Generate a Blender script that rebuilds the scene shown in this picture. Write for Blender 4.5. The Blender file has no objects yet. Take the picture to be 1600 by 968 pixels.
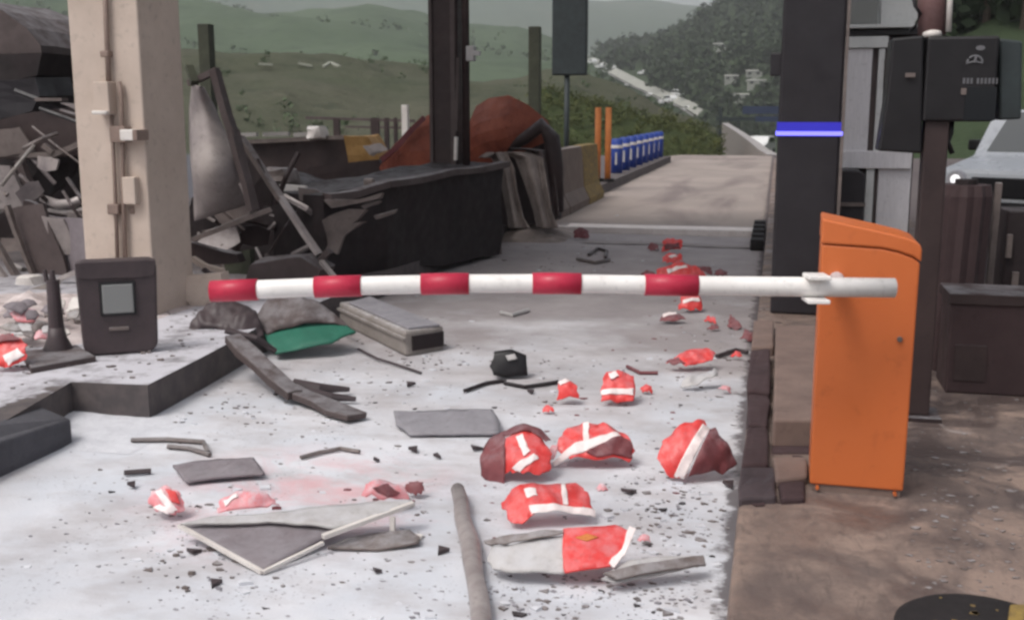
import bpy, bmesh, math, random
from mathutils import Vector, Matrix, noise
random.seed(7)
sc = bpy.context.scene
COL = sc.collection
PI = math.pi

# ---------------------------------------------------------------- camera
F, CH = 1700.0, 1.6
PIT = math.atan(309 / F)
YAW = math.atan(415 / F * math.cos(PIT))
cd = bpy.data.cameras.new('camera'); cam = bpy.data.objects.new('camera', cd); COL.objects.link(cam)
cam.location = (0, 0, CH); cam.rotation_euler = (PI / 2 - PIT, 0, YAW)
cd.sensor_width = 36; cd.lens = 36 * F / 1600; cd.clip_start = .05; cd.clip_end = 9000
cd.dof.use_dof = True; cd.dof.focus_distance = 5.0; cd.dof.aperture_fstop = 5.6
sc.camera = cam
FW = Vector((-math.sin(YAW) * math.cos(PIT), math.cos(YAW) * math.cos(PIT), -math.sin(PIT)))
RT = Vector((math.cos(YAW), math.sin(YAW), 0)); UP = RT.cross(FW)

def ray(x, y): return FW + RT * ((x - 800) / F) + UP * ((484 - y) / F)
def gnd(x, y, z=0.0):                       # where a sight line meets the level z
    d = ray(x, y); k = (z - CH) / d.z
    return Vector((d.x * k, d.y * k, z))
def at(x, y, Y):                            # where a sight line meets the cross-lane plane at distance Y
    d = ray(x, y); k = Y / d.y
    return Vector((d.x * k, Y, CH + d.z * k))

# ---------------------------------------------------------------- world, sun, exposure
SUN_EL, SUN_AZ = math.radians(58), math.radians(215)   # azimuth clockwise from +Y: behind and to the left
w = bpy.data.worlds.new('World'); sc.world = w; w.use_nodes = True
nt = w.node_tree; bg = nt.nodes['Background']
sky = nt.nodes.new('ShaderNodeTexSky'); sky.sky_type = 'NISHITA'; sky.sun_disc = False
sky.sun_elevation = SUN_EL; sky.sun_rotation = SUN_AZ
sky.air_density = 1.0; sky.dust_density = 6.0; sky.ozone_density = 1.0
hs = nt.nodes.new('ShaderNodeHueSaturation'); hs.inputs['Saturation'].default_value = .38
nt.links.new(sky.outputs[0], hs.inputs['Color']); nt.links.new(hs.outputs[0], bg.inputs[0])
bg.inputs[1].default_value = .15
sd = bpy.data.lights.new('sun', 'SUN'); sun = bpy.data.objects.new('sun', sd); COL.objects.link(sun)
sd.energy = .9; sd.angle = math.radians(14); sd.color = (1, .96, .92)
sdir = Vector((math.sin(SUN_AZ) * math.cos(SUN_EL), math.cos(SUN_AZ) * math.cos(SUN_EL), math.sin(SUN_EL)))
sun.rotation_euler = sdir.to_track_quat('Z', 'Y').to_euler()
sc.view_settings.view_transform = 'Standard'; sc.view_settings.look = 'None'
sc.view_settings.gamma = 1; sc.view_settings.exposure = .08
sc.render.engine = 'CYCLES'
sc.cycles.filter_width = 2.7
sc.cycles.volume_bounces = 2; sc.cycles.max_bounces = 6

# ---------------------------------------------------------------- materials
def lin(c):
    return tuple((v / 12.92 if v <= .04045 else ((v + .055) / 1.055) ** 2.4) for v in c)
def hexc(h): return lin(tuple(int(h[i:i + 2], 16) / 255 for i in (0, 2, 4)))
class NT:
    def __init__(s, name):
        s.m = bpy.data.materials.new(name); s.m.use_nodes = True; s.t = s.m.node_tree
        s.b = s.t.nodes['Principled BSDF']
        s.co = s.n('ShaderNodeTexCoord').outputs['Object']
    def n(s, k): return s.t.nodes.new(k)
    def l(s, a, b): s.t.links.new(a, b)
    def noise(s, sc_, det=5, rough=.6, vec=None, stretch=None, dist=0):
        v = vec or s.co
        if stretch:
            mp = s.n('ShaderNodeMapping'); mp.inputs['Scale'].default_value = stretch; s.l(v, mp.inputs[0]); v = mp.outputs[0]
        x = s.n('ShaderNodeTexNoise'); x.inputs['Scale'].default_value = sc_; x.inputs['Detail'].default_value = det
        x.inputs['Roughness'].default_value = rough; x.inputs['Distortion'].default_value = dist
        s.l(v, x.inputs['Vector']); return x.outputs['Fac']
    def ramp(s, f, a, b, v0=0., v1=1.):
        x = s.n('ShaderNodeMapRange'); x.inputs[1].default_value = a; x.inputs[2].default_value = b
        x.inputs[3].default_value = v0; x.inputs[4].default_value = v1; s.l(f, x.inputs[0]); return x.outputs[0]
    def mix(s, f, a, b):
        x = s.n('ShaderNodeMix'); x.data_type = 'RGBA'
        for i, v in ((0, f), (6, a), (7, b)):
            if isinstance(v, (int, float)): x.inputs[i].default_value = v
            elif isinstance(v, tuple): x.inputs[i].default_value = v + (1,)
            else: s.l(v, x.inputs[i])
        return x.outputs[2]
    def math(s, op, a, b=0.):
        x = s.n('ShaderNodeMath'); x.operation = op
        for i, v in ((0, a), (1, b)):
            if isinstance(v, (int, float)): x.inputs[i].default_value = v
            else: s.l(v, x.inputs[i])
        x.use_clamp = op in ('ADD', 'MULTIPLY', 'SUBTRACT'); return x.outputs[0]
    def sep(s, vec=None):
        x = s.n('ShaderNodeSeparateXYZ'); s.l(vec or s.co, x.inputs[0]); return x.outputs
    def bump(s, h, strength=.3, dist=.01):
        x = s.n('ShaderNodeBump'); x.inputs['Strength'].default_value = strength; x.inputs['Distance'].default_value = dist
        s.l(h, x.inputs['Height']); s.l(x.outputs[0], s.b.inputs['Normal'])
    def color(s, c):
        if isinstance(c, tuple): s.b.inputs['Base Color'].default_value = c + (1,)
        else: s.l(c, s.b.inputs['Base Color'])

DUST = (.60, .61, .65)
def mat(name, c1, c2=None, rough=.6, metal=0., scale=6., bump=.15, dust=0., spec=.4, stretch=None, bd=.004):
    t = NT(name)
    c1 = hexc(c1); c2 = hexc(c2) if c2 else tuple(v * .7 for v in c1)
    f = t.ramp(t.noise(scale, 6, .65, stretch=stretch), .35, .68)
    c = t.mix(f, c1, c2)
    f2 = t.ramp(t.noise(scale * 7, 4, .6), .56, .72, 0, .35)
    c = t.mix(f2, c, tuple(v * .55 for v in c2))
    if dust:
        g = t.n('ShaderNodeNewGeometry'); z = t.sep(g.outputs['Normal'])[2]
        d = t.math('MULTIPLY', t.ramp(z, .25, .95), t.ramp(t.noise(scale * 2.3, 5, .7), .38, .62))
        d = t.math('MULTIPLY', d, dust); c = t.mix(d, c, DUST)
    t.color(c)
    t.b.inputs['Metallic'].default_value = metal; t.b.inputs['Specular IOR Level'].default_value = spec
    t.l(t.ramp(t.noise(scale * 3, 4), .3, .7, max(.05, rough - .1), min(1, rough + .12)), t.b.inputs['Roughness'])
    if bump: t.bump(t.noise(scale * 4, 6, .7), bump, bd)
    return t.m

M = {}
M['beige'] = mat('beige_paint', 'c3b3a7', 'b2a296', .7, scale=2.2, bump=.1)
M['conduit'] = mat('conduit_paint', '8a776d', '78675f', .6)
M['pale'] = mat('pale_plastic', 'd9d4cf', 'c4bdb8', .5)
M['black'] = mat('black_plastic', '1c1a1d', '161417', .45, scale=4, bump=.06)
M['blackbox'] = mat('dull_black_housing', '4a3f41', '3a3234', .5, scale=4, bump=.08)
M['charcoal'] = mat('charcoal_column_paint', '2b282c', '221e22', .45, scale=3, bump=.05)
M['darkbrown'] = mat('dark_brown_metal', '3c2f2e', '2b2021', .6, scale=3, bump=.25, dust=.25)
M['burnt'] = mat('burnt_black_metal', '2a2022', '1c1516', .75, scale=3, bump=.35, dust=.12)
M['wreckgrey'] = mat('scuffed_grey_metal', '7a6f6b', '5c5350', .6, .2, scale=4, bump=.25, dust=.35)
M['wreckdark'] = mat('dark_scuffed_metal', '574c4b', '463c3b', .65, .1, scale=3, bump=.25, dust=.25)
M['alu'] = mat('dull_aluminium', 'b2aaa8', '938a88', .45, .35, scale=8, bump=.1)
M['sheet'] = mat('bent_sheet_metal', 'a39a96', '71686a', .62, .1, scale=2, bump=.12)
M['rust'] = mat('rust_red_paint', '9c5540', '6e3529', .6, scale=3, bump=.3, dust=.15)
M['orange'] = mat('orange_powder_coat', 'c66a38', 'bd6233', .48, scale=1.5, bump=.05, bd=.002)
M['boomwhite'] = mat('white_boom_paint', 'ece9e6', 'dedad7', .4, scale=5, bump=.03)
M['boomred'] = mat('red_reflective_tape', 'bb2c47', 'ad2740', .4, scale=12, bump=.05)
M['red'] = mat('red_plastic', 'de4643', 'c83a3a', .42, scale=7, bump=.1, dust=.22)
M['maroon'] = mat('weathered_red_inner_plastic', '7c4245', '633338', .6, scale=7, bump=.15, dust=.15)
M['pink'] = mat('dusty_red_plastic', 'd87a80', 'd8a5a8', .7, scale=16, bump=.1, dust=.75)
M['white'] = mat('white_reflective_sheet', 'f0e4e2', 'dfd2d0', .45, scale=9, bump=.05)
M['shell'] = mat('pale_grey_plastic_shell', 'b5b2b1', 'a19d9c', .5, scale=5, bump=.1, dust=.4)
M['panelgrey'] = mat('grey_panel', '8b888d', '7d7a7f', .55, scale=5, bump=.08, dust=.1)
M['panelmauve'] = mat('mauve_grey_panel', '80787c', '70686c', .6, scale=5, bump=.08, dust=.12)
M['concrete'] = mat('pale_grey_concrete', '8f8883', '7c7570', .85, scale=6, bump=.35, dust=.4)
M['jersey'] = mat('brown_grey_concrete', '75675f', '615550', .85, scale=4, bump=.3, dust=.2)
M['ochre'] = mat('ochre_paint', 'b08a55', '96703f', .7, scale=6)
M['yellow'] = mat('worn_yellow_paint', '90783f', '55483a', .75, scale=14, bump=.3)
M['green'] = mat('green_panel_paint', '2f6f5c', '28604f', .5, scale=4)
M['olive'] = mat('olive_post_paint', '474a3c', '38392f', .7)
M['signdark'] = mat('dark_green_sign_back', '30383a', '272d2f', .6)
M['orangepost'] = mat('orange_post_plastic', 'cf7f42', 'b66a35', .6)
M['blue'] = mat('blue_plastic', '2b4596', '233a82', .5)
M['steel'] = mat('brushed_steel', 'd6d3d6', 'c2bfc2', .45, .2, scale=5, bump=.05, stretch=(30, 30, 1))
M['palepanel'] = mat('pale_grey_panel', 'cacbca', 'bdbebd', .55)
M['rubber'] = mat('black_rubber', '242021', '191617', .8, bump=.2)
M['carpaint'] = mat('silver_car_paint', 'e4e6e8', 'dadcdf', .3, .1, scale=1, bump=0)
M['carwhite'] = mat('white_car_paint', 'dddedd', 'd0d1d0', .35, bump=0)
M['darkbox'] = mat('dark_brown_painted_box', '3e2e2f', '332526', .7, scale=3, bump=.2)
M['navy'] = mat('navy_sign_paint', '313b55', '2a3349', .6)
M['cloth'] = mat('grey_brown_cloth', 'a0948d', '786d68', .9, scale=5, bump=.3)
M['grey_rail'] = mat('galvanised_rail', 'a7a3a0', '8d8986', .5, .3)
M['roof'] = mat('pale_roof', 'a2a29b', '8e8e88', .8)
M['wall'] = mat('pale_wall', '8f918a', '7e807a', .85)
M['bark'] = mat('bark', '4d4238', '3a312a', .9)
M['dustpile'] = mat('white_powder', 'd2d3d8', 'bfc0c6', .9, scale=9, bump=.4, bd=.01)
t = NT('dark_glass'); t.color((.02, .022, .025)); t.b.inputs['Roughness'].default_value = .08; M['glass'] = t.m
t = NT('grey_window_glass'); t.color((.20, .205, .20)); t.b.inputs['Roughness'].default_value = .12; M['lens'] = t.m
t = NT('blue_led'); t.color((.1, .1, .6)); t.b.inputs['Emission Color'].default_value = (.22, .2, 1, 1); t.b.inputs['Emission Strength'].default_value = 1.6; M['led'] = t.m
t = NT('blue_led_diffuser'); t.color((.02, .02, .3)); t.b.inputs['Emission Color'].default_value = (.03, .02, .5, 1); t.b.inputs['Emission Strength'].default_value = .5; M['led2'] = t.m
t = NT('lit_headlamp'); t.color((.8, .8, .8)); t.b.inputs['Emission Color'].default_value = (1, .97, .97, 1); t.b.inputs['Emission Strength'].default_value = 1.0; M['lamp'] = t.m
def leafmat(name, a, b, s=.5):
    t = NT(name); c = t.mix(t.ramp(t.noise(s, 4), .35, .65), hexc(a), hexc(b)); t.color(c)
    t.b.inputs['Roughness'].default_value = .8; t.b.inputs['Specular IOR Level'].default_value = .2; return t.m
M['leaf'] = leafmat('dark_foliage', '39452f', '2b3626', .15)
M['leaf2'] = leafmat('olive_foliage', '565a36', '3d4429', .6)
M['leaf3'] = leafmat('mid_green_foliage', '525f47', '46533c', .3)

# road: worn concrete, strewn with white powder where the wreck burst open
t = NT('dusty_road'); X, Y, Z = t.sep()
base = t.mix(t.ramp(t.noise(.5, 5, .6), .35, .65), hexc('8f857f'), hexc('a2968f'))
base = t.mix(t.ramp(t.noise(60, 3, .7), .4, .75, 0, .35), base, hexc('6f6763'))
stain = t.math('MULTIPLY', t.ramp(t.noise(.55, 4, .55, stretch=(1.6, .28, 1), dist=.6), .5, .66), t.ramp(Y, 13, 17))
base = t.mix(t.math('MULTIPLY', stain, .55), base, hexc('5f5355'))
gp = t.ramp(Y, 8.2, 10, 0, 1)
tar = t.math('MULTIPLY', t.ramp(Y, 16, 14.6), .75)
base = t.mix(tar, base, t.mix(t.ramp(t.noise(2.2, 5, .7), .35, .65), hexc('989294'), hexc('aca6a7')))
edge = t.math('ADD', Y, t.ramp(t.noise(.9, 5, .65), .2, .8, -3.4, 3.4)); 
x_ = t.n('ShaderNodeMath'); x_.operation = 'ADD'; t.l(Y, x_.inputs[0]); t.l(t.ramp(t.noise(.9, 5, .65), .25, .75, -2.2, 2.2), x_.inputs[1])
pw = t.ramp(x_.outputs[0], 8.4, 4.8)
wisp = t.math('MULTIPLY', t.ramp(t.noise(2.2, 7, .66, stretch=(.8, 1.3, 1)), .36, .54, .48, 1), t.ramp(t.noise(.75, 4, .6, dist=.5), .34, .5, .62, 1))
pw = t.math('MULTIPLY', pw, wisp)
bd_ = t.math('MULTIPLY', t.ramp(x_.outputs[0], 6.6, 7.6), t.ramp(x_.outputs[0], 10.5, 9.0)); base = t.mix(t.math('MULTIPLY', bd_, .22), base, hexc('6c676a'))
c = t.mix(pw, base, t.mix(t.ramp(t.noise(1.4, 4), .4, .6), (.56, .58, .625), (.65, .655, .69)))
spk = t.math('MULTIPLY', t.ramp(t.noise(55, 3, .65), .60, .68), t.ramp(t.noise(2.6, 4, .6), .48, .62))
c = t.mix(t.math('MULTIPLY', spk, .75), c, hexc('77737a'))
str_ = t.math('MULTIPLY', t.ramp(t.noise(5, 5, .7, stretch=(.5, 2.6, 1), dist=1.2),   .62, .72), .22)
c = t.mix(str_, c, hexc('8a868d'))
gx = t.n('ShaderNodeMath'); gx.operation = 'ADD'; t.l(X, gx.inputs[0]); t.l(t.ramp(t.noise(7, 6, .7), .3, .7, -.05, .05), gx.inputs[1])
c = t.mix(t.ramp(gx.outputs[0], -.15, -.11, 0, .85), c, hexc('4f484a'))
pk = gnd(470, 775); dv = t.n('ShaderNodeVectorMath'); dv.operation = 'DISTANCE'; t.l(t.co, dv.inputs[0]); dv.inputs[1].default_value = (pk.x, pk.y, 0)
smear = t.math('MULTIPLY', t.ramp(dv.outputs['Value'], .8, .25), t.ramp(t.noise(3.5, 6, .7, dist=.7), .42, .62, 0, .55)); c = t.mix(smear, c, hexc('d79a9e'))
t.color(c); t.b.inputs['Roughness'].default_value = .85; t.b.inputs['Specular IOR Level'].default_value = .25
hgt = t.math('ADD', t.math('MULTIPLY', t.noise(7, 7, .7), .6), t.math('MULTIPLY', t.noise(70, 4, .7), .4)); t.bump(hgt, .4, .014)
M['road'] = t.m
# left island: powder on dark concrete
t = NT('dusty_island'); X, Y, Z = t.sep()
x_ = t.n('ShaderNodeMath'); x_.operation = 'ADD'; t.l(X, x_.inputs[0]); t.l(t.ramp(t.noise(2.0, 5, .65), .25, .75, -.28, .28), x_.inputs[1])
clear = t.math('MULTIPLY', t.ramp(x_.outputs[0], -3.66, -3.58), t.ramp(Y, 5.0, 4.8))
far = t.ramp(Y, 7.0, 9.0)
pw = t.math('SUBTRACT', t.math('SUBTRACT', 1., clear), far)
pw = t.math('MULTIPLY', pw, t.ramp(t.noise(5, 6, .72), .34, .52, .35, 1))
g_ = t.n('ShaderNodeNewGeometry'); pw = t.math('MULTIPLY', pw, t.ramp(t.sep(g_.outputs['Normal'])[2], .3, .8))
c = t.mix(pw, t.mix(t.ramp(t.noise(8, 5), .4, .6), hexc('4d4748'), hexc('5d5554')), (.54, .53, .57))
t.color(c); t.b.inputs['Roughness'].default_value = .85; t.bump(t.noise(22, 6, .7), .5, .015); M['island'] = t.m
M['kerb'] = mat('dark_grey_kerb', '55545a', '47464b', .8, scale=5, bump=.3)
KR_ = -.09
# right island: brown stained concrete with wet patches
t = NT('brown_concrete'); X, Y, Z = t.sep()
c = t.mix(t.ramp(t.noise(2.4, 7, .68, dist=.6), .40, .60), hexc('8d7a6f'), hexc('655853'))
c = t.mix(t.math('MULTIPLY', t.ramp(t.noise(9, 6, .7, stretch=(2.2, .8, 1), dist=.8), .52, .66), .55), c, hexc('4f4542'))
c = t.mix(t.math('MULTIPLY', t.ramp(t.noise(2.1, 6, .65, dist=.8), .45, .57), t.ramp(X, .1, .6, .3, .95)), c, hexc('524744'))
c = t.mix(t.math('MULTIPLY', t.ramp(t.noise(4.2, 6, .75, dist=1.), .60, .66), t.ramp(X, .4, .75, 0, .6)), c, hexc('9b928f'))
c = t.mix(t.ramp(t.noise(60, 4, .7), .5, .75, 0, .35), c, hexc('5c4c47'))
t.color(c); t.b.inputs['Roughness'].default_value = .7
t.l(t.ramp(t.noise(2.1, 6, .65, dist=.8), .48, .62, .85, .4), t.b.inputs['Roughness'])
t.bump(t.noise(26, 7, .72), .5, .012); M['brownconc'] = t.m
M['brownslab'] = mat('brown_slab', '7d6a62', '6a5953', .8, scale=4, bump=.3)
M['darkslab'] = mat('dark_brown_slab', '453537', '38292b', .8, scale=4, bump=.3)
M['wetslab'] = mat('wet_dark_slab', '4a4043', '3b3235', .6, scale=4, bump=.3)
def hillmat(name, cols, s):
    t = NT(name)
    c = t.mix(t.ramp(t.noise(s, 6, .65), .36, .64), hexc(cols[0]), hexc(cols[1]))
    c = t.mix(t.ramp(t.noise(s * 2.7, 6, .7, stretch=(1, 1, 2.5)), .52, .66, 0, .8), c, hexc(cols[2]))
    c = t.mix(t.ramp(t.noise(s * 11, 5, .7), .5, .7, 0, .5), c, tuple(v * .6 for v in hexc(cols[1])))
    t.color(c); t.b.inputs['Roughness'].default_value = .95; t.b.inputs['Specular IOR Level'].default_value = .1
    t.bump(t.noise(s * 9, 6, .7), .7, .8); return t.m
M['grasshill'] = hillmat('grassy_hill', ('515e49', '44523d', '374334'), .012)
M['brownbank'] = hillmat('dry_grass_bank', ('565548', '494d3d', '3c4134'), .06)
M['foresthill'] = hillmat('forest_floor', ('3f4a36', '333e2c', '2a3325'), .03)
M['farhill'] = hillmat('far_wooded_hill', ('4b5748', '3e4a3d', '55584a'), .004)
M['bank'] = hillmat('roadside_bank', ('474f30', '3c452b', '30381f'), .15)
M['ground'] = hillmat('valley_ground', ('4c5440', '424a36', '56524a'), .02)

# ---------------------------------------------------------------- mesh helpers
class MB:
    def __init__(s): s.v = []; s.f = []
    def add(s, vs, fs):
        o = len(s.v); s.v += [Vector(v) for v in vs]; s.f += [tuple(i + o for i in f) for f in fs]; return s
    def box(s, c, d, rz=0, R=None):
        R = R or Matrix.Rotation(rz, 3, 'Z'); c = Vector(c)
        vs = [c + R @ Vector((x * d[0] / 2, y * d[1] / 2, z * d[2] / 2)) for x in (-1, 1) for y in (-1, 1) for z in (-1, 1)]
        return s.add(vs, [(0, 1, 3, 2), (4, 6, 7, 5), (0, 4, 5, 1), (2, 3, 7, 6), (0, 2, 6, 4), (1, 5, 7, 3)])
    def bbox(s, a, b):
        a, b = Vector(a), Vector(b); return s.box((a + b) / 2, b - a)
    def prism(s, pts, ext):
        pts = [Vector(p) for p in pts]; e = Vector(ext); n = len(pts)
        nrm = Vector()
        for i in range(n): nrm += pts[i].cross(pts[(i + 1) % n])
        if nrm.dot(e) > 0: pts.reverse()
        return s.add(pts + [p + e for p in pts], [tuple(range(n)), tuple(range(2 * n - 1, n - 1, -1))] + [((i + 1) % n, i, i + n, (i + 1) % n + n) for i in range(n)])
    def bar(s, a, b, wx, wy=None, roll=0):
        a, b = Vector(a), Vector(b); d = b - a; wy = wy or wx
        q = d.to_track_quat('Z', 'Y').to_matrix() @ Matrix.Rotation(roll, 3, 'Z')
        return s.box((a + b) / 2, (wx, wy, d.length), R=q)
    def tube(s, path, r, n=10, cap=True):
        path = [Vector(p) for p in path]; rs = r if isinstance(r, (list, tuple)) else [r] * len(path)
        vs = []; fs = []
        for i, p in enumerate(path):
            d = (path[min(i + 1, len(path) - 1)] - path[max(i - 1, 0)]).normalized()
            ref = Vector((0, 0, 1)) if abs(d.z) < .9 else Vector((1, 0, 0))
            u = d.cross(ref).normalized(); v = u.cross(d)
            for k in range(n):
                a = 2 * PI * k / n; vs.append(p + (u * math.cos(a) + v * math.sin(a)) * rs[i])
        for i in range(len(path) - 1):
            for k in range(n):
                fs.append((i * n + k, i * n + (k + 1) % n, (i + 1) * n + (k + 1) % n, (i + 1) * n + k))
        if cap: fs += [tuple(range(n - 1, -1, -1)), tuple(range((len(path) - 1) * n, len(path) * n))]
        return s.add(vs, fs)
    def grid(s, fn, nu, nv):
        vs = [fn(i / nu, j / nv) for i in range(nu + 1) for j in range(nv + 1)]
        return s.add(vs, [(i * (nv + 1) + j, (i + 1) * (nv + 1) + j, (i + 1) * (nv + 1) + j + 1, i * (nv + 1) + j + 1) for i in range(nu) for j in range(nv)])
    def build(s, name, m, parent=None, origin=None, bevel=0, solid=0, smooth=False, crumple=None):
        wp = WP.get(parent.name, Vector()) if parent else Vector()
        if origin is None: origin = wp if parent else Vector()
        origin = Vector(origin)
        me = bpy.data.meshes.new(name); me.from_pydata([v - origin for v in s.v], [], s.f)
        if crumple:
            cuts, amp, fr = crumple; bm = bmesh.new(); bm.from_mesh(me)
            bmesh.ops.triangulate(bm, faces=[f for f in bm.faces if len(f.verts) > 4])
            bmesh.ops.subdivide_edges(bm, edges=bm.edges[:], cuts=cuts, use_grid_fill=True)
            for v in bm.verts:
                p = v.co + origin
                v.co += Vector((noise.noise(p * fr), noise.noise(p * fr + Vector((31, 7, 3))), noise.noise(p * fr + Vector((5, 77, 9))))) * amp
            bm.to_mesh(me); bm.free()
        me.materials.append(m); me.validate(); me.update()
        o = bpy.data.objects.new(name, me); COL.objects.link(o)
        o.location = origin - wp
        if parent: o.parent = parent
        WP[o.name] = origin
        if smooth:
            me.polygons.foreach_set('use_smooth', [True] * len(me.polygons))
        if solid:
            md = o.modifiers.new('thickness', 'SOLIDIFY'); md.thickness = solid; md.offset = 0
        if bevel:
            md = o.modifiers.new('edges', 'BEVEL'); md.width = bevel; md.segments = 2; md.limit_method = 'ANGLE'
        return o
WP = {}
def tag(o, label, cat, group=None, kind=None):
    if label: o['label'] = label
    if cat: o['category'] = cat
    if group: o['group'] = group
    if kind: o['kind'] = kind
    return o
def thing(name, loc, label, cat, group=None):
    o = bpy.data.objects.new(name, None); COL.objects.link(o); o.location = loc; o.empty_display_size = .1
    WP[o.name] = Vector(loc); return tag(o, label, cat, group)
def struct(o): o['kind'] = 'structure'; return o
def copy_tree(o, parent=None):
    c = o.copy(); COL.objects.link(c)
    if parent: c.parent = parent
    for ch in list(o.children): copy_tree(ch, c)
    return c
def V(*a): return Vector(a)
def hn(p, fr=1., s=0): return noise.fractal(Vector((p[0] * fr, p[1] * fr, s)), .9, 2.1, 4)

# ---------------------------------------------------------------- setting: ground, road, islands
def ground_z(x, y):
    d = max(0, y - 41); z = -.08 - 11 * (1 - math.exp(-(d / 45) ** 2))
    if y < 41 and x < -9: z += 0
    return z
ys = [-30, -10, 0, 10, 20, 30, 36, 40, 44, 48, 55, 62, 70, 80, 95, 110, 130, 160, 200, 300, 500, 900, 1600, 3000, 5500]
xs = [-4000, -1500, -600, -250, -120, -60, -30, -14, -6, 0, 6, 14, 30, 60, 120, 250, 600, 1500, 4000]
mb = MB()
mb.add([(x, y, ground_z(x, y)) for x in xs for y in ys], [(i * len(ys) + j, (i + 1) * len(ys) + j, (i + 1) * len(ys) + j + 1, i * len(ys) + j + 1) for i in range(len(xs) - 1) for j in range(len(ys) - 1)])
struct(mb.build('ground', M['ground'], smooth=True))
KL, KR = -3.32, -.09          # kerb lines of the lane
mb = MB()
ry = [-12] + [i * .5 for i in range(-4, 82)] + [41.5, 43, 45, 48, 52, 57, 63, 70]
def road_z(x, y): return (-.0016 * max(0, y - 36) ** 2 if y < 60 else -.0016 * 576 - .0768 * (y - 60)) + .012 * hn((x, y), .9)
rx = [-4.0 + i * .25 for i in range(0, 18)]
mb.add([(x, y, road_z(x, y)) for x in rx for y in ry], [(i * len(ry) + j, (i + 1) * len(ry) + j, (i + 1) * len(ry) + j + 1, i * len(ry) + j + 1) for i in range(len(rx) - 1) for j in range(len(ry) - 1)])
struct(mb.build('road', M['road'], smooth=True))
mb = MB(); mb.prism([(1.9, -12, -.04), (7.4, -12, -.04), (7.4, 41, -.04), (1.9, 41, -.04)], (0, 0, .03))
struct(mb.build('side_road', M['road']))
# left island
IZ = .19
mb = MB(); mb.prism([(x, y, -.1) for x, y in [(-9.5, -3), (KL - .02, -3), (KL - .02, 3.5), (-3.42, 4.12), (-3.60, 4.93), (-3.17, 4.97), (-3.22, 5.6), (-3.31, 6.5), (KL, 36), (-9.5, 36)]], (0, 0, IZ + .1 - .004))
isl = struct(mb.build('left_island', M['island']))
for k in range(3):
    y0 = -.55 + k * 1.35
    MB().bbox((KL - .16, y0, -.1), (KL + .018, y0 + 1.335, IZ + .008)).build('kerb_stone', M['kerb'], isl, bevel=.02)
q = MB(); wv = [(KL + .02, 3.5), (KL + .02, 4.5), (-3.64, 4.62), (-3.42, 4.10), (KL - .1, 3.5)]; wz = [.19, .125, .165, .193, .193]
q.add([V(x, y, -.1) for x, y in wv] + [V(x, y, z) for (x, y), z in zip(wv, wz)], [(4, 3, 2, 1, 0), (5, 6, 7, 8, 9)] + [(i, (i + 1) % 5, (i + 1) % 5 + 5, i + 5) for i in range(5)])
q.build('kerb_stone', M['kerb'], isl, bevel=.015)
# right island
RZ = .15
mb = MB(); mb.prism([(KR, -3, -.1), (1.85, -3, -.1), (1.85, 36, -.1), (KR + .04, 36, -.1)], (0, 0, RZ + .1))
ri = struct(mb.build('right_island', M['brownconc'], bevel=.02))
# raised plinth and rough slabs in front of the dark column
def slab_px(name, pts, z0, z1, m, parent, cr=None):
    p = [gnd(x, y, z1) for x, y in pts]; q = MB().prism(p, (0, 0, z0 - z1)); return q.build(name, m, parent, bevel=.012, crumple=cr)
slab_px('slab', [(1212, 508), (1275, 508), (1282, 655), (1208, 655)], RZ, .28, M['brownslab'], ri)
slab_px('slab', [(1174, 545), (1205, 545), (1205, 610), (1168, 610)], RZ - .1, .22, M['darkslab'], ri, (2, .02, 9))
slab_px('slab', [(1178, 500), (1209, 500), (1209, 541), (1174, 541)], RZ - .1, .21, M['brownslab'], ri)
slab_px('slab', [(1172, 614), (1202, 614), (1202, 660), (1168, 660)], RZ - .1, .20, M['darkslab'], ri, (2, .02, 9))
slab_px('slab', [(1166, 664), (1202, 664), (1200, 724), (1162, 724)], RZ - .1, .19, M['darkslab'], ri, (2, .02, 9))
slab_px('slab', [(1160, 728), (1212, 728), (1214, 776), (1152, 776)], RZ - .1, .18, M['wetslab'], ri, (2, .015, 9))
slab_px('slab', [(1207, 712), (1262, 712), (1262, 742), (1212, 748)], RZ - .05, .19, M['brownslab'], ri)
slab_px('slab', [(1216, 752), (1258, 748), (1258, 776), (1220, 778)], RZ - .05, .175, M['darkslab'], ri)
slab_px('slab', [(1207, 662), (1275, 662), (1275, 706), (1205, 706)], RZ - .05, .16, M['darkslab'], ri)

# ---------------------------------------------------------------- hills
def interp(prof, x):
    if x <= prof[0][0]: return prof[0][1]
    for (a, b), (c, d) in zip(prof, prof[1:]):
        if x <= c:
            k = (x - a) / (c - a); k = k * k * (3 - 2 * k); return b + (d - b) * k
    return prof[-1][1]
from mathutils.bvhtree import BVHTree
BV = []
def hill(name, R, prof, front, back, zb, amp, fr, m, nu=90, nv=46, pw=1.0):
    x0, x1 = prof[0][0], prof[-1][0]
    def pt(px, v):                       # v 0 = foot nearest the road, front/(front+back) = ridge
        d = ray(px, 175); d = Vector((d.x, d.y, 0)).normalized()
        r = R - front + v * (front + back); top = CH + R * (175 - interp(prof, px)) / F
        if r <= R: s = math.sin(PI / 2 * (1 - (R - r) / front)) ** pw
        else: s = math.cos(PI / 2 * min(1, (r - R) / back))
        p = d * r
        n = hn(p, fr, R) * amp * min(1, s * 1.6)
        return Vector((p.x, p.y, zb + (top - zb) * s + n))
    mb = MB(); mb.grid(lambda u, v: pt(x0 + (x1 - x0) * u, v), nu, nv)
    mb.f = [f[::-1] for f in mb.f]
    struct(mb.build(name, m, smooth=True)); BV.append(BVHTree.FromPolygons(mb.v, mb.f)); return pt
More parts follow.
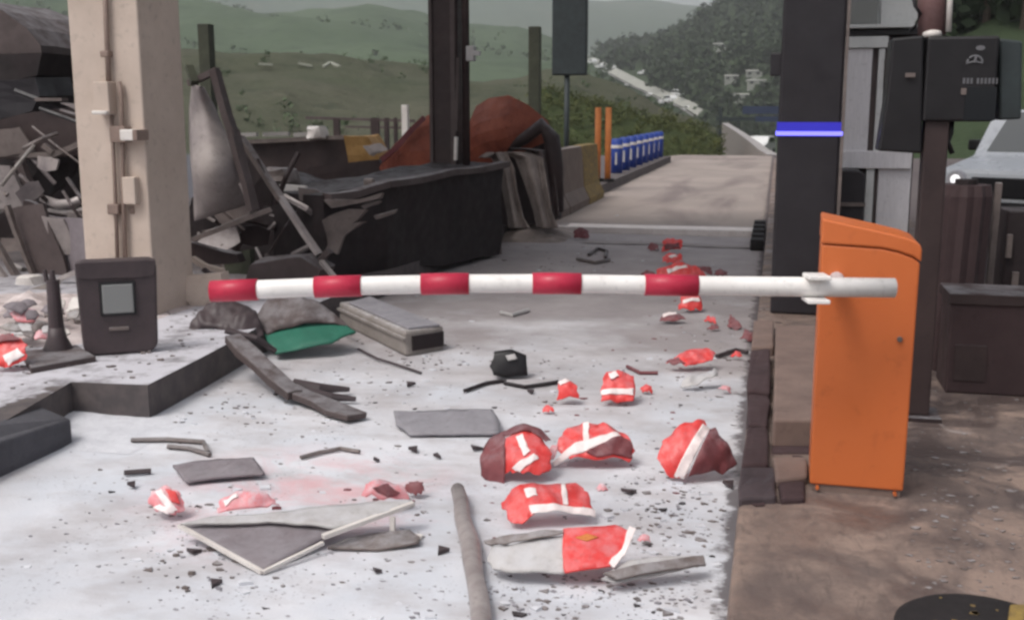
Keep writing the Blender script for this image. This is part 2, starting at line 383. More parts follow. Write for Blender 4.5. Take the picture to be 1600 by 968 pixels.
far = hill('hill', 2300, [(-500, -120), (200, -60), (600, -40), (780, -25), (850, 2), (925, 24), (1000, 19), (1050, 26), (1110, 30), (1300, 12), (2100, -40)], 900, 700, -14, 26, .0022, M['farhill'])
lefth = hill('hill', 820, [(-500, 20), (100, 26), (300, 26), (420, 36), (560, 34), (640, 44), (700, 58), (790, 72), (860, 88), (930, 118), (1010, 150), (1090, 185)], 520, 420, -14, 12, .008, M['grasshill'])
rf = hill('hill', 950, [(880, 125), (960, 92), (1010, 84), (1060, 66), (1110, 48), (1150, 28), (1220, -6), (1400, -60), (2100, -80)], 620, 500, -14, 12, .008, M['foresthill'])
lb = hill('bank', 150, [(-600, 70), (60, 85), (300, 98), (420, 102), (520, 106), (640, 126), (760, 134), (880, 128), (960, 150), (1060, 180), (1120, 205)], 96, 80, -4, 2.2, .05, M['brownbank'])
nb = hill('bank', 66, [(830, 150), (900, 160), (960, 172), (1020, 186), (1080, 200), (1118, 214), (1132, 240)], 26, 24, -4, .5, .2, M['bank'], nu=50)
rb = hill('bank', 120, [(1350, 60), (1450, 10), (1560, -20), (1700, -30), (2100, -40)], 70, 60, -2, 2, .05, M['foresthill'])

hw = [(898, 84, 640), (925, 98, 600), (960, 117, 560), (1000, 138, 520), (1040, 156, 480), (1078, 172, 440), (1100, 186, 410)]
HS = [(1125, 78), (1143, 127), (1178, 120), (1182, 134), (1160, 156), (1004, 113)]
def scr(p):
    q = p - V(0, 0, CH); k = q.dot(FW); return 800 + F * q.dot(RT) / k, 484 - F * q.dot(UP) / k
def clear_of_road(p):
    x, y = scr(p)
    for (a, b, _), (c, d, _) in zip(hw, hw[1:]):
        if a <= x <= c and b + (d - b) * (x - a) / (c - a) - 9 < y < b + (d - b) * (x - a) / (c - a) + 34: return False
    return not any(abs(x - a) < 15 and b - 6 < y < b + 24 for a, b in HS)
# foliage: many leaf-sized faces spread through a crown's volume
def leaves(mb, c, rad, n, size, squash=.8):
    c = Vector(c)
    cl = [c + Vector((random.gauss(0, .42), random.gauss(0, .42), random.gauss(.05, .38) * squash)) * rad for _ in range(max(3, n // 14))]
    for i in range(n):
        q = random.choice(cl); d = Vector((random.gauss(0, 1), random.gauss(0, 1), random.gauss(0, 1))).normalized()
        p = q + d * rad * .34 * random.random() ** .4
        u = Vector((random.gauss(0, 1), random.gauss(0, 1), random.gauss(0, 1))).normalized(); v = d.cross(u)
        if v.length < .1: continue
        v.normalize(); u = v.cross(d); sz = size * random.uniform(.6, 1.3)
        mb.add([p - u * sz, p + v * sz * .6, p + u * sz, p - v * sz * .6], [(0, 1, 2, 3)])
mb = MB()
for i in range(3800):
    px = random.uniform(930, 1340); v = random.uniform(.02, .58); p = rf(px, v); h = random.uniform(5, 10)
    if not clear_of_road(p): continue
    leaves(mb, p + V(0, 0, h * .35), h * .62, 20, h * .17)
for i in range(500):
    px = random.uniform(1380, 1660); v = random.uniform(.15, .58); p = rb(px, v); h = random.uniform(2, 4)
    leaves(mb, p + V(0, 0, h * .3), h * .62, 26, h * .16)
tag(mb.build('forest', M['leaf']), 'dark forest covering the hill right of the road', 'forest', kind='stuff')
mb = MB()
for i in range(900):
    px = random.uniform(-60, 900); v = random.random() ** .8 * .6 + .05; p = lefth(px, v)
    if hn(p, .006, 4) < .12: continue
    h = random.uniform(3, 6); leaves(mb, p + V(0, 0, h * .1), h * .9, 20, h * .2)
tag(mb.build('scrub', M['leaf3']), 'scattered scrub on the green hillside at left', 'scrub', kind='stuff')
mb = MB()
for i in range(520):
    px = random.uniform(832, 1126); v = random.uniform(.1, .62); p = nb(px, v); h = random.uniform(.35, .9)
    leaves(mb, p + V(0, 0, h * .12), h * .9, 60, h * .09)
tag(mb.build('undergrowth', M['leaf2']), 'olive undergrowth on the bank beyond the bollards', 'undergrowth', kind='stuff')
mb = MB()
for i in range(420):
    px = random.uniform(300, 1110); v = random.uniform(.15, .6); p = lb(px, v); h = random.uniform(.7, 1.6)
    if hn(p, .05, 9) < .1: continue
    leaves(mb, p + V(0, 0, h * .05), h * 1.0, 40, h * .12)
tag(mb.build('scrub', M['leaf3']), 'low scrub on the dry bank behind the wreckage', 'scrub', kind='stuff')
def tree(px, foot, h, rad, label, m='leaf', n=520):
    b = foot; t = thing('tree', b, label, 'tree', 'trees beyond the road')
    q = MB().tube([b - V(0, 0, .5), b + V(.1, 0, h * .35), b + V(.2, .1, h * .8)], [h * .028, h * .02, h * .008], 8)
    for k in range(4):
        a = k * 1.6 + px; q.tube([b + V(.1, 0, h * (.35 + .1 * k)), b + V(math.cos(a) * rad * .6, math.sin(a) * rad * .6, h * (.6 + .08 * k))], [h * .012, h * .004], 6)
    q.build('trunk', M['bark'], t)
    c = MB(); leaves(c, b + V(.15, 0, h * .66), rad, n, rad * .13, 1.05); c.build('crown', M[m], t)
tree(1165, rf(1165, .56), 30, 15, 'tall tree breaking the ridge line left of the charcoal column')
tree(1120, rf(1120, .55), 17, 9, 'rounded tree on the ridge line where the sky ends')
tree(1085, rf(1085, .55), 15, 8, 'small dark tree on the ridge under the sky gap')
tree(1205, rf(1205, .40), 34, 17, 'big dark tree beside the charcoal column edge on the forest hill')
tree(1530, rb(1530, .16), 9, 4.6, 'leafy dark tree above the black terminal at the right', 'leaf', 900)
tree(1590, rb(1590, .14), 10, 5, 'dense tree at the right edge of view above the terminal', 'leaf', 900)
tree(1495, rb(1495, .2), 8, 4.2, 'tree behind the cream conduit at upper right', 'leaf3', 900)

# far highway on the hill with queueing vehicles
def hwp(x, y, R):
    d = ray(x, y).normalized(); best = 1e9
    for b_ in BV:
        h_ = b_.ray_cast(Vector((0, 0, CH)), d)
        if h_[0] is not None and h_[3] < best: best = h_[3]
    if best > 1e8: best = R
    return Vector((0, 0, CH)) + d * (best - 1.5)
cen = [hwp(*q) for q in hw]
mb = MB(); vs = []
for i, p in enumerate(cen):
    d = (cen[min(i + 1, len(cen) - 1)] - cen[max(0, i - 1)]); d.z = 0; n = Vector((-d.y, d.x, 0)).normalized()
    vs += [p - n * p.length * .004 + V(0, 0, .3), p + n * p.length * .004 + V(0, 0, 2.2)]
mb.add(vs, [(2 * i, 2 * i + 1, 2 * i + 3, 2 * i + 2) for i in range(len(cen) - 1)])
M['hwy'] = mat('pale_highway', '9a9a92', '8b8b84', .9, scale=.05, bump=0)
struct(mb.build('highway', M['hwy'], solid=1.2))
mb = MB()
for i in range(len(cen) - 1):
    for k in range(2):
        a = cen[i].lerp(cen[i + 1], k / 2); b = cen[i].lerp(cen[i + 1], (k + .9) / 2); mb.bar(a + V(-3, -7, .9), b + V(-3, -7, .9), .5, .3)
tag(mb.build('guardrail', M['grey_rail']), 'pale guardrail along the far highway on the hill', 'guardrail')

def simple_vehicle(L, W, H, m, name, label, cat, group):
    t = thing(name, (0, 0, 0), label, cat, group)
    prof = [(-L / 2, .35), (-L / 2, H * .58), (-L * .28, H * .64), (-L * .14, H), (L * .34, H), (L / 2, H * .62), (L / 2, .35)]
    MB().prism([(x, -W / 2, z) for x, z in prof], (0, W, 0)).build('body', m, t, bevel=.12)
    q = MB().prism([(x, -W / 2 - .02, z) for x, z in [(-L * .23, H * .66), (-L * .12, H * .94), (L * .31, H * .94), (L * .4, H * .66)]], (0, W + .04, 0))
    q.build('windows', M['glass'], t)
    for x in (-L * .3, L * .3):
        for y in (-W / 2, W / 2):
            MB().tube([(x, y - .1, .33), (x, y + .1, .33)], .33, 12).build('wheel', M['rubber'], t)
    return t
pv = simple_vehicle(5.2, 2.2, 2.0, M['carwhite'], 'queueing_car', '', 'car', 'vehicles on the far highway')
vl = [(925, 96, 602, 'white car at the far upper end of the hillside highway'), (938, 103, 588, 'second pale car from the top of the hillside highway'),
      (955, 106, 570, 'pale car in the upper lane of the hillside highway'), (972, 121, 548, 'pale car midway down the hillside highway'),
      (984, 131, 530, 'white car in the lower lane near the middle of the far highway'), (1004, 113, 560, 'white vehicle standing alone above the far highway'),
      (1012, 148, 505, 'white car below the highway line, upper of two'), (1030, 159, 480, 'white car below the highway line, lower of two'),
      (1058, 148, 470, 'large white vehicle near the lower end of the hillside highway'), (1046, 157, 476, 'pale car beside the large white vehicle on the far highway'),
      (1074, 169, 445, 'lowest pale car of the queue on the hillside highway')]
for i, (x, y, R, lb_) in enumerate(vl):
    o = pv if i == 0 else copy_tree(pv)
    o.location = hwp(x, y + 4, R); o.scale = (o.location.length / 480,) * 3; o['label'] = lb_; o.rotation_euler.z = -.9
    if 'large' in lb_: o.scale = tuple(v * 1.6 for v in o.scale)
# small far buildings
def house(px, py, R, w_, d_, h, label):
    b = hwp(px, py, R); k_ = b.length / 500; w_ *= k_; d_ *= k_; h *= k_; t = thing('house', b, label, 'house', 'small buildings on the slopes')
    q = MB().bbox(b + V(-w_ / 2, -d_ / 2, -2), b + V(w_ / 2, d_ / 2, h)); q.build('wall', M['wall'], t)
    r = MB().prism([b + V(-w_ * .53, -d_ * .55, h), b + V(-w_ * .53, d_ * .55, h), b + V(-w_ * .53, 0, h + .6 * k_)], (w_ * 1.06, 0, 0)); r.build('roof', M['roof'], t)
    for k in (-1, 1): MB().bbox(b + V(k * w_ * .25 - .1 * w_, -d_ / 2 - .05, h * .35), b + V(k * w_ * .25 + .1 * w_, -d_ / 2 + .1, h * .8)).build('window', M['glass'], t)
house(1125, 78, 640, 6, 5, 2.4, 'small pale house highest on the forest hill')
house(1143, 127, 520, 6, 5, 2.2, 'small white-roofed house midway up the forest hill')
house(1178, 120, 520, 7, 5, 2.4, 'pale house close to the charcoal column on the forest slope')
house(1182, 134, 500, 8, 5, 2.2, 'long pale house below another one beside the charcoal column')
house(1160, 156, 430, 8, 5, 2.2, 'lowest pale house above the blue gantry sign')
M['drystone'] = mat('pale_weathered_stone', 'a3a497', '8b8d80', .9, scale=1, bump=0)
for pts, lb_ in (([(404, 100), (426, 101)], 'short pale stone wall at the left of the dry bank'), ([(466, 99), (488, 103)], 'pale stone wall sloping in the middle of the dry bank'), ([(506, 104), (516, 98), (530, 104)], 'small arched pale stone wall right on the dry bank')):
    P = [hwp(x, y, 150) for x, y in pts]; q = MB()
    for a, b in zip(P, P[1:]): q.bar(a, b, .28, .22)
    tag(q.build('stone_wall', M['drystone'], origin=P[0]), lb_, 'wall', 'pale stone walls on the bank')

# road gantry and parapet dropping away beyond the crest
b = at(1175, 205, 95)
t = thing('gantry_sign', at(1130, 240, 95), 'dark blue gantry sign over the road far beyond the crest', 'sign')
q = MB(); p0, p1 = at(1126, 240, 95), at(1126, 166, 95); q.bar(p0, p1, .25); p2, p3 = at(1222, 240, 95), at(1222, 160, 95); q.bar(p2, p3, .25); q.build('frame', M['signdark'], t)
MB().bar(at(1120, 186, 95), at(1235, 186, 95), .4, .3).build('crossbeam', M['signdark'], t)
a, c_ = at(1160, 178, 94.8), at(1226, 166, 94.8); MB().bbox(a + V(0, -.1, 0), c_ + V(0, .1, 0)).build('sign_panel', M['navy'], t)
a, c_ = at(1180, 190, 94.8), at(1226, 182, 94.8); MB().bbox(a + V(0, -.1, 0), c_ + V(0, .1, 0)).build('sign_panel', M['navy'], t)
q = MB(); pa = [at(1128, 192, 92), at(1150, 206, 78), at(1172, 222, 64), at(1186, 234, 56), at(1200, 242, 50)]
vs = []
for p in pa: vs += [p + V(0, 0, -2.2), p, p + V(.5, 0, 0), p + V(.5, 0, -2.2)]
q.add(vs, [(4 * i + k, 4 * i + (k + 1) % 4, 4 * i + 4 + (k + 1) % 4, 4 * i + 4 + k) for i in range(len(pa) - 1) for k in range(4)])
tag(q.build('parapet_wall', M['concrete'], origin=pa[-1]), 'pale concrete parapet descending beyond the road crest', 'wall')
fc = copy_tree(pv); fc.location = at(1188, 241, 88); fc.rotation_euler.z = 1.35; fc.scale = (.7, .7, .7)
tag(fc, 'white car at the road crest beside the concrete parapet', 'car'); del fc['group']; fc.name = 'white_car'

# ---------------------------------------------------------------- left beige column
ZT = 6.6
cx0, cx1, cy0, cy1 = -4.72, -4.19, 6.72, 7.26
t = thing('canopy_column', ((cx0 + cx1) / 2, (cy0 + cy1) / 2, IZ), 'square beige column with conduits on its face at left', 'column')
MB().bbox((cx0, cy0, IZ), (cx1, cy1, ZT)).build('shaft', M['beige'], t, bevel=.012)
f = cy0
def fp(x, y, dy=.0): return at(x, y, f - dy)
q = MB().tube([fp(163, -40, .03), fp(167, 60, .03), fp(170, 132, .03)], .018, 8); q.build('conduit', M['conduit'], t, smooth=True)
MB().tube([fp(186, 128, .03), fp(190, 150, .035), fp(193, 300, .03), fp(196, 412, .03)], .016, 8).build('conduit', M['conduit'], t, smooth=True)
MB().tube([fp(174, 178, .03), fp(180, 300, .03), fp(184, 412, .03)], .014, 8).build('conduit', M['conduit'], t, smooth=True)
def fbox(x0, y0, x1, y1, dep, name, m, Yf=None, parent=t, bev=.008):
    Yf = Yf if Yf is not None else f
    a, b = at(x0, y1, Yf), at(x1, y0, Yf); return MB().bbox((a.x, Yf - dep, a.z), (b.x, Yf + .012, b.z)).build(name, m, parent, bevel=bev)
fbox(160, 128, 180, 178, .09, 'junction_box', M['beige'])
fbox(159, 173, 182, 179, .12, 'box_lip', M['pale'])
fbox(182, 197, 205, 222, .08, 'clamp', M['conduit'])
s_ = fbox(203, 202, 230, 219, .12, 'sensor', M['pale'])
fbox(224, 202, 231, 219, .135, 'sensor_lens', M['conduit'], parent=t)
fbox(200, 276, 217, 318, .06, 'switch_box', M['beige'])
fbox(174, 318, 190, 334, .05, 'clamp', M['conduit'])
fbox(164, 80, 176, 90, .06, 'clamp', M['conduit'])
fbox(203, 322, 210, 334, .01, 'stain_plate', M['conduit'])

# black housing with a square window
b = gnd(190, 553, IZ); pxm = 268.
t = thing('terminal_housing', b, 'black rounded housing with a square grey window on the left island', 'housing')
Yb = b.y; wb = .225
prof = []
def arcp(cx, cz, r, a0, a1, n=5): return [(cx + r * math.cos(math.radians(a0 + (a1 - a0) * i / n)), cz + r * math.sin(math.radians(a0 + (a1 - a0) * i / n))) for i in range(n + 1)]
HB = .56
prof = arcp(wb - .085, .07, .07, -90, 0) + arcp(wb - .05, HB - .05, .05, 0, 90) + arcp(-wb + .05, HB - .05, .05, 90, 180) + arcp(-wb + .085, .07, .07, 180, 270)
MB().prism([b + V(x, 0, z) for x, z in prof], (0, .13, 0)).build('body', M['blackbox'], t, bevel=.015)
t.rotation_euler.z = math.radians(33)
q = MB().prism([b + V(x * .99, -.012, HB - .055 + (z - HB / 2) * .18) for x, z in prof], (0, .1, 0)); q.build('top_rim', M['blackbox'], t, bevel=.006)
MB().bbox(b + V(-.10, -.016, .235), b + V(.10, .02, .435)).build('window_frame', M['black'], t, bevel=.006)
MB().bbox(b + V(-.088, -.020, .247), b + V(.088, .02, .423)).build('window_pane', M['lens'], t, bevel=.01)
MB().bbox(b + V(-.06, -.014, .145), b + V(.05, .01, .165)).build('label_plate', M['wreckgrey'], t, bevel=.003)

# dark bollard
b = gnd(91, 552, IZ)
t = thing('bollard', b, 'slim dark post on a flared base left of the black housing', 'bollard')
MB().tube([b, b + V(0, 0, .03), b + V(0, 0, .10), b + V(0, 0, .16)], [.09, .085, .055, .045], 14).build('base', M['blackbox'], t, smooth=True)
MB().tube([b + V(0, 0, .15), b + V(0, 0, .44)], [.045, .036], 14).build('post', M['blackbox'], t)
MB().tube([b + V(0, 0, .44), b + V(0, 0, .50)], [.02, .014], 10).build('cap', M['blackbox'], t)
MB().tube([b + V(-.04, 0, .43), b + V(-.05, 0, .50)], [.015, .012], 8).build('prong', M['blackbox'], t)

# ---------------------------------------------------------------- barrier gate
b0 = gnd(1264, 767, RZ); th = math.radians(-1); ex = V(math.cos(th), math.sin(th), 0); ey = V(-math.sin(th), math.cos(th), 0)
t = thing('barrier_gate', b0 + ex * .17, 'orange barrier cabinet with a red and white striped boom across the lane', 'barrier')
W_, Dp = .345, .28
def cp(x, z, y=0): return b0 + ex * x + ey * y + V(0, 0, z)
low = [(0, .03), (W_, .03), (W_ + .006, .905), (W_ - .02, .925), (W_ - .07, .943), (W_ - .13, .955), (0, .965)]
MB().prism([cp(x, z) for x, z in low], ey * Dp).build('cabinet', M['orange'], t, bevel=.008)
lid = [(-.002, .968), (W_ - .13, .958), (W_ - .07, .946), (W_ - .02, .929), (W_ + .009, .909), (W_ + .009, .955), (W_ + .002, .972), (W_ - .014, .986), (W_ - .05, 1.0), (W_ - .14, 1.02), (-.002, 1.062)]
MB().prism([cp(x, z, -.006) for x, z in lid], ey * (Dp + .012)).build('lid', M['orange'], t, bevel=.008)
MB().prism([cp(x, z, .01) for x, z in [(.01, .0), (W_ - .01, .0), (W_ - .01, .035), (.01, .035)]], ey * (Dp - .02)).build('base_flange', M['brownslab'], t)
o = MB().tube([cp(W_ * .86, .62, -.012), cp(W_ * .86, .62, .01)], .010, 14).build('lock', M['wreckgrey'], t)
for x_b in (.03, W_ - .03):
    MB().tube([cp(x_b, .02, -.014), cp(x_b, .02, .012)], .007, 8).build('bolt', M['orange'], t)
# boom
def bp(x, y, off=0): 
    d = ray(x, y); k = (FWD0 + off) / 1.0; return V(0, 0, CH) + d * k
FWD0 = (cp(W_ * .5, .8) - V(0, 0, CH)).dot(FW) - .17
BR = .0355
path = [(1397, 449.5), (1090, 446), (870, 442.5), (700, 443), (530, 447), (330, 455)]
def bpt(x):
    for (a, c), (d, e) in zip(path, path[1:]):
        if d <= x <= a: return bp(x, c + (e - c) * (a - x) / (a - d))
q = MB(); q.tube([bpt(x) for x in (1397, 1240, 1090, 980, 870, 785, 700, 615, 530, 430, 330)], [BR, BR, BR * .98] + [BR * .95] * 8, 20); boom = q.build('boom', M['boomwhite'], t, smooth=False)
boom.data.polygons.foreach_set('use_smooth', [len(p.vertices) == 4 for p in boom.data.polygons])
for x0, x1 in ((1090, 1007), (908, 832), (733, 658), (565, 492), (403, 329.6)):
    o = MB().tube([bpt(x0), bpt((x0 + x1) / 2), bpt(x1 if x1 > 331 else 330)], BR + .0035, 20).build('red_stripe', M['boomred'], boom)
    o.data.polygons.foreach_set('use_smooth', [len(p.vertices) == 4 for p in o.data.polygons])
a, c_ = bpt(1258), bpt(1292)
for s in (-1, 1): MB().bar(a + V(0, -.03, s * .042), c_ + V(0, -.03, s * .042), .10, .014, 0).build('boom_bracket', M['boomwhite'], t, bevel=.003)
MB().tube([bpt(1310) + V(0, .02, 0), bpt(1310) + ey * .2], .028, 14).build('drive_shaft', M['steel'], t)

# ---------------------------------------------------------------- charcoal column with blue light
a, c_ = gnd(1204, 490, RZ), gnd(1301, 490, RZ)
t = thing('charcoal_column', (a + V(.22, .2, 0)), 'tall charcoal column with a glowing blue strip behind the orange barrier', 'column')
cY = 8.05; xl, xr = a.x - .005, a.x + .425
MB().bbox((xl, cY, RZ), (xr, cY + .32, ZT)).build('shaft', M['charcoal'], t, bevel=.02)
z1, z0 = at(1260, 191, cY).z, at(1260, 213, cY).z
MB().bbox((xl - .008, cY - .008, z0), (xr + .008, cY + .3, z1)).build('light_housing', M['led2'], t)
zc = at(1260, 209, cY).z
MB().bbox((xl - .013, cY - .013, zc - .012), (xr + .013, cY + .28, zc + .016)).build('light_strip', M['led'], t)
MB().bbox((xr + .001, cY - .012, RZ), (xr + .022, cY + .02, ZT)).build('edge_trim', M['wreckgrey'], t)
p = at(1224, 100, cY); MB().bbox(p + V(-.09, .05, -.08), p + V(-.01, .14, .08)).build('bracket', M['charcoal'], t, bevel=.01)

# ---------------------------------------------------------------- toll booth behind, steel
bY = 9.0
g0 = at(1312, 420, bY); xl = g0.x
t = thing('toll_booth', (xl + .4, bY + .5, RZ), 'steel-sided toll booth between charcoal column and black terminal', 'booth')
def bb(x0, y0, x1, y1, name, m, dep=.03, Yf=bY, bev=.006, back=.012):
    a, c_ = at(x0, y1, Yf), at(x1, y0, Yf); return MB().bbox((a.x, Yf - dep, a.z), (c_.x, Yf + back, c_.z)).build(name, m, t, bevel=bev)
q = at(1424, 300, bY); zt = at(1350, -60, bY).z
MB().bbox((xl + .01, bY + .012, RZ), (q.x, bY + 1.2, at(1350, 44, bY).z)).build('booth_body', M['wreckdark'], t)
bb(1310, 76, 1364, 236, 'steel_panel', M['steel'], .02)
bb(1364, 76, 1383, 236, 'steel_edge', M['palepanel'], .035)
bb(1310, 57, 1388, 76, 'steel_cap', M['palepanel'], .05)
bb(1381, 92, 1391, 130, 'door_handle', M['wreckgrey'], .06)
bb(1383, 57, 1424, 236, 'dark_gap_panel', M['black'], .015)  # flat black panel filling the dark gap
bb(1308, 236, 1424, 262, 'shelf', M['steel'], .07)
bb(1366, 262, 1424, 372, 'lower_panel', M['steel'], .02)
bb(1347, 262, 1366, 372, 'lower_post', M['palepanel'], .045)
bb(1308, 262, 1347, 372, 'lower_recess', M['burnt'], .01)
bb(1308, 372, 1424, 500, 'skirting', M['darkbrown'], .03)
bb(1308, 46, 1440, 57, 'window_gasket', M['black'], .05, back=.3)
bb(1306, 38, 1432, 46, 'sill', M['palepanel'], .09, back=.3)
bb(1318, -60, 1376, 38, 'window', M['lens'], .01, back=.05)
q_ = MB().prism([at(x, y, bY) for x, y in [(1376, 38), (1376, -60), (1428, -60), (1432, 10), (1436, 26), (1428, 38)]], (0, .3, 0)); q_.build('pale_panel', M['palepanel'], t, bevel=.008)
# dark rounded seat-like bin in the recess
s = at(1322, 340, 8.85); r_ = at(1346, 340, 8.85).x - s.x
ob = thing('waste_bin', (s.x, 8.85, RZ), 'rounded dark bin between charcoal column and steel booth', 'bin')
q = MB().prism([V(s.x - .14, 8.62, RZ), V(s.x + r_, 8.62, RZ)] + [V(x, 8.62, z) for x, z in arcp(s.x + r_ - .07, at(1322, 266, 8.62).z - .07, .07, 0, 90)] + [V(s.x - .14, 8.62, at(1322, 266, 8.62).z)], (0, .3, 0)); q.build('bin_body', M['charcoal'], ob, bevel=.01)
MB().bbox((s.x - .14, 8.60, at(1322, 322, 8.62).z), (s.x + r_ + .005, 8.7, at(1322, 316, 8.62).z)).build('bin_band', M['wreckgrey'], ob)

# ---------------------------------------------------------------- black terminal on a post
b = gnd(1434, 655, RZ); tY = b.y
t = thing('payment_terminal', b, 'black payment terminal with faint white logo on a dark post', 'terminal')
MB().bbox((b.x - .055, tY, RZ + .02), (b.x + .05, tY + .12, at(1440, 60, tY).z)).build('post', M['darkbrown'], t, bevel=.008)
MB().bbox((b.x - .11, tY - .05, RZ), (b.x + .10, tY + .17, RZ + .02)).build('base_plate', M['darkbrown'], t)
a, c_ = at(1440, 190, tY), at(1562, 56, tY)
hb = MB().bbox((a.x, tY - .02, a.z), (c_.x, tY + .22, c_.z)).build('housing', M['black'], t, bevel=.012)
q = MB().prism([at(x, y, tY - .015) for x, y in [(1394, 60), (1444, 55), (1440, 240), (1372, 236), (1386, 150)]], (0, .2, 0)); q.build('side_unit', M['black'], t, bevel=.01)
q = MB().prism([at(x, y, tY + .03) for x, y in [(1562, 60), (1598, 64), (1596, 186), (1562, 188)]], (0, .15, 0)); q.build('side_hood', M['signdark'], t, bevel=.01)
def face(x0, y0, x1, y1, name, m, d=.004, par=t):
    p0, p1 = at(x0, y1, tY - .02), at(x1, y0, tY - .02); return MB().bbox((p0.x, tY - .02 - d, p0.z), (p1.x, tY - .0195, p1.z)).build(name, m, par)
face(1505, 136, 1558, 188, 'screen', M['glass'])
face(1414, 114, 1430, 121, 'key_slot', M['wreckgrey'], .012)
face(1501, 138, 1510, 148, 'indicator', M['wreckgrey'], .008)
M['print'] = mat('faded_white_print', '67676b', '57575b', .6)
q = MB()
for x0, x1 in ((1504, 1508.5), (1510, 1514.5), (1516, 1520), (1526, 1530), (1532, 1536), (1538, 1542), (1544, 1548), (1550, 1554), (1556, 1559)):
    p0, p1 = at(x0, 131, tY - .02), at(x1, 122, tY - .02); q.bbox((p0.x, tY - .0225, p0.z), (p1.x, tY - .0195, p1.z))
q.build('lettering', M['print'], t)
q = MB(); p = at(1532, 75, tY - .02); q.prism([p + V(.02 * math.cos(k * PI / 6), -.002, .011 * math.sin(k * PI / 6)) for k in range(12)], (0, .0025, 0))
p = at(1523, 98, tY - .02)
pts = [p + V(.032 * math.cos(k * PI / 8), -.002, .03 * math.sin(k * PI / 8)) for k in range(9)]; q.tube(pts, .005, 6)
q.tube([p + V(-.036, -.002, -.004), p + V(.0, -.002, .006), p + V(.034, -.002, -.004)], .004, 6); q.tube([p + V(0, -.002, .0), p + V(.004, -.002, .032)], .006, 6)
q.build('emblem', M['print'], t)
# rusty stub pole and cream conduit above it
p0, p1 = at(1456, 56, tY + .1), at(1456, -60, tY + .1)
MB().tube([p0, p1], .062, 16).build('mast', mat('rusty_mast_paint', '7b6160', '5a3a3a', .7, scale=5), t, smooth=True)
MB().tube([at(1456, 58, tY + .06), at(1456, 50, tY + .06), at(1456, 47, tY + .06)], [.045, .04, .02], 14).build('collar', M['pale'], t, smooth=True)
MB().tube([at(1482, 50, tY + .05), at(1487, -60, tY + .05)], .013, 10).build('conduit', M['pale'], t, smooth=True)
q = MB().tube([at(1424, -20, tY + .06), at(1430, 10, tY + .05), at(1438, 22, tY + .05), at(1430, 42, tY + .05), at(1420, 48, tY + .05)], .008, 8); q.build('cable', M['black'], t, smooth=True)
q = MB().tube([at(1487, 190, tY + .05), at(1486, 208, tY + .05), at(1481, 222, tY + .05), at(1488, 240, tY + .05)], .012, 8); q.build('cable', M['black'], t, smooth=True)

# dark box and machinery behind it
b = gnd(1476, 613, RZ); bY2 = b.y
zt = at(1480, 459, bY2).z
t = thing('planter_box', b + V(.25, .2, 0), 'low dark brown box on the right island', 'box')
MB().bbox((b.x, bY2, RZ), (b.x + .62, bY2 + .34, zt)).build('box_body', M['darkbox'], t, bevel=.01)
MB().bbox((b.x - .012, bY2 - .014, zt - .05), (b.x + .635, bY2 + .35, zt + .006)).build('rim', M['darkbrown'], t, bevel=.004)
MB().bbox((b.x + .035, bY2 - .006, RZ + .07), (b.x + .19, bY2 + .004, RZ + .26)).build('face_panel', M['darkbrown'], t)
dY = 6.55
c0 = at(1503, 300, dY); zb = RZ; ztop = at(1503, 288, dY).z
t = thing('ribbed_drum', (c0.x, dY, RZ), 'dark ribbed drum standing behind the low brown box', 'drum')
R0 = .155
vs = []; n = 48; q = MB()
lv = [RZ, RZ + .3, ztop - .06, ztop]
for i, z in enumerate(lv):
    for k in range(n):
        rr = R0 * (1 + .05 * math.cos(k * PI / 2)) * (.9 if i == 3 else 1 - .1 * (i == 0)); a_ = 2 * PI * k / n
        vs.append(V(c0.x - .02 + .025 * (z - RZ) + rr * math.cos(a_), dY + rr * math.sin(a_), z))
q.add(vs, [(i * n + k, i * n + (k + 1) % n, (i + 1) * n + (k + 1) % n, (i + 1) * n + k) for i in range(3) for k in range(n)] + [tuple(range(3 * n, 4 * n))]); q.build('drum_body', M['darkbox'], t)
MB().tube([V(c0.x + .02, dY, ztop - .01), V(c0.x + .02, dY, ztop + .03)], .06, 14).build('drum_cap', M['burnt'], t)
def post(name, x, y0, y1, Y, wpx, m, label, cat, lean=0, zb=RZ):
    p1 = at(x, y0, Y); w2 = abs(at(x + wpx, y0, Y).x - p1.x)
    o = MB().bar(V(p1.x + lean, Y, zb), p1, w2, w2).build(name, m, origin=V(p1.x + lean, Y, zb), bevel=.006); return tag(o, label, cat)
post('post', 1460, 232, 640, 6.9, 18, mat('dusty_mauve_post', '85777a', '6b5c5f', .6), 'pale mauve post between terminal post and ribbed drum', 'post', -.02)
post('post', 1561, 285, 640, 6.7, 11, M['wreckgrey'], 'slim grey pole right of the ribbed drum', 'post', -.02)
t = thing('control_cabinet', (at(1583, 330, 6.75).x, 6.75, RZ), 'black control cabinet at the right edge behind the brown box', 'cabinet')
a, c_ = at(1567, 430, 6.75), at(1620, 330, 6.75); MB().bbox((a.x, 6.75, RZ), (c_.x, 7.05, c_.z)).build('cabinet_body', M['burnt'], t, bevel=.01)
a, c_ = at(1571, 402, 6.74), at(1582, 366, 6.74); MB().bbox((a.x, 6.72, a.z), (c_.x, 6.752, c_.z)).build('latch', M['wreckgrey'], t)
a, c_ = at(1580, 445, 6.74), at(1592, 425, 6.74); MB().bbox((a.x, 6.73, a.z), (c_.x, 6.752, c_.z)).build('latch', M['wreckgrey'], t)

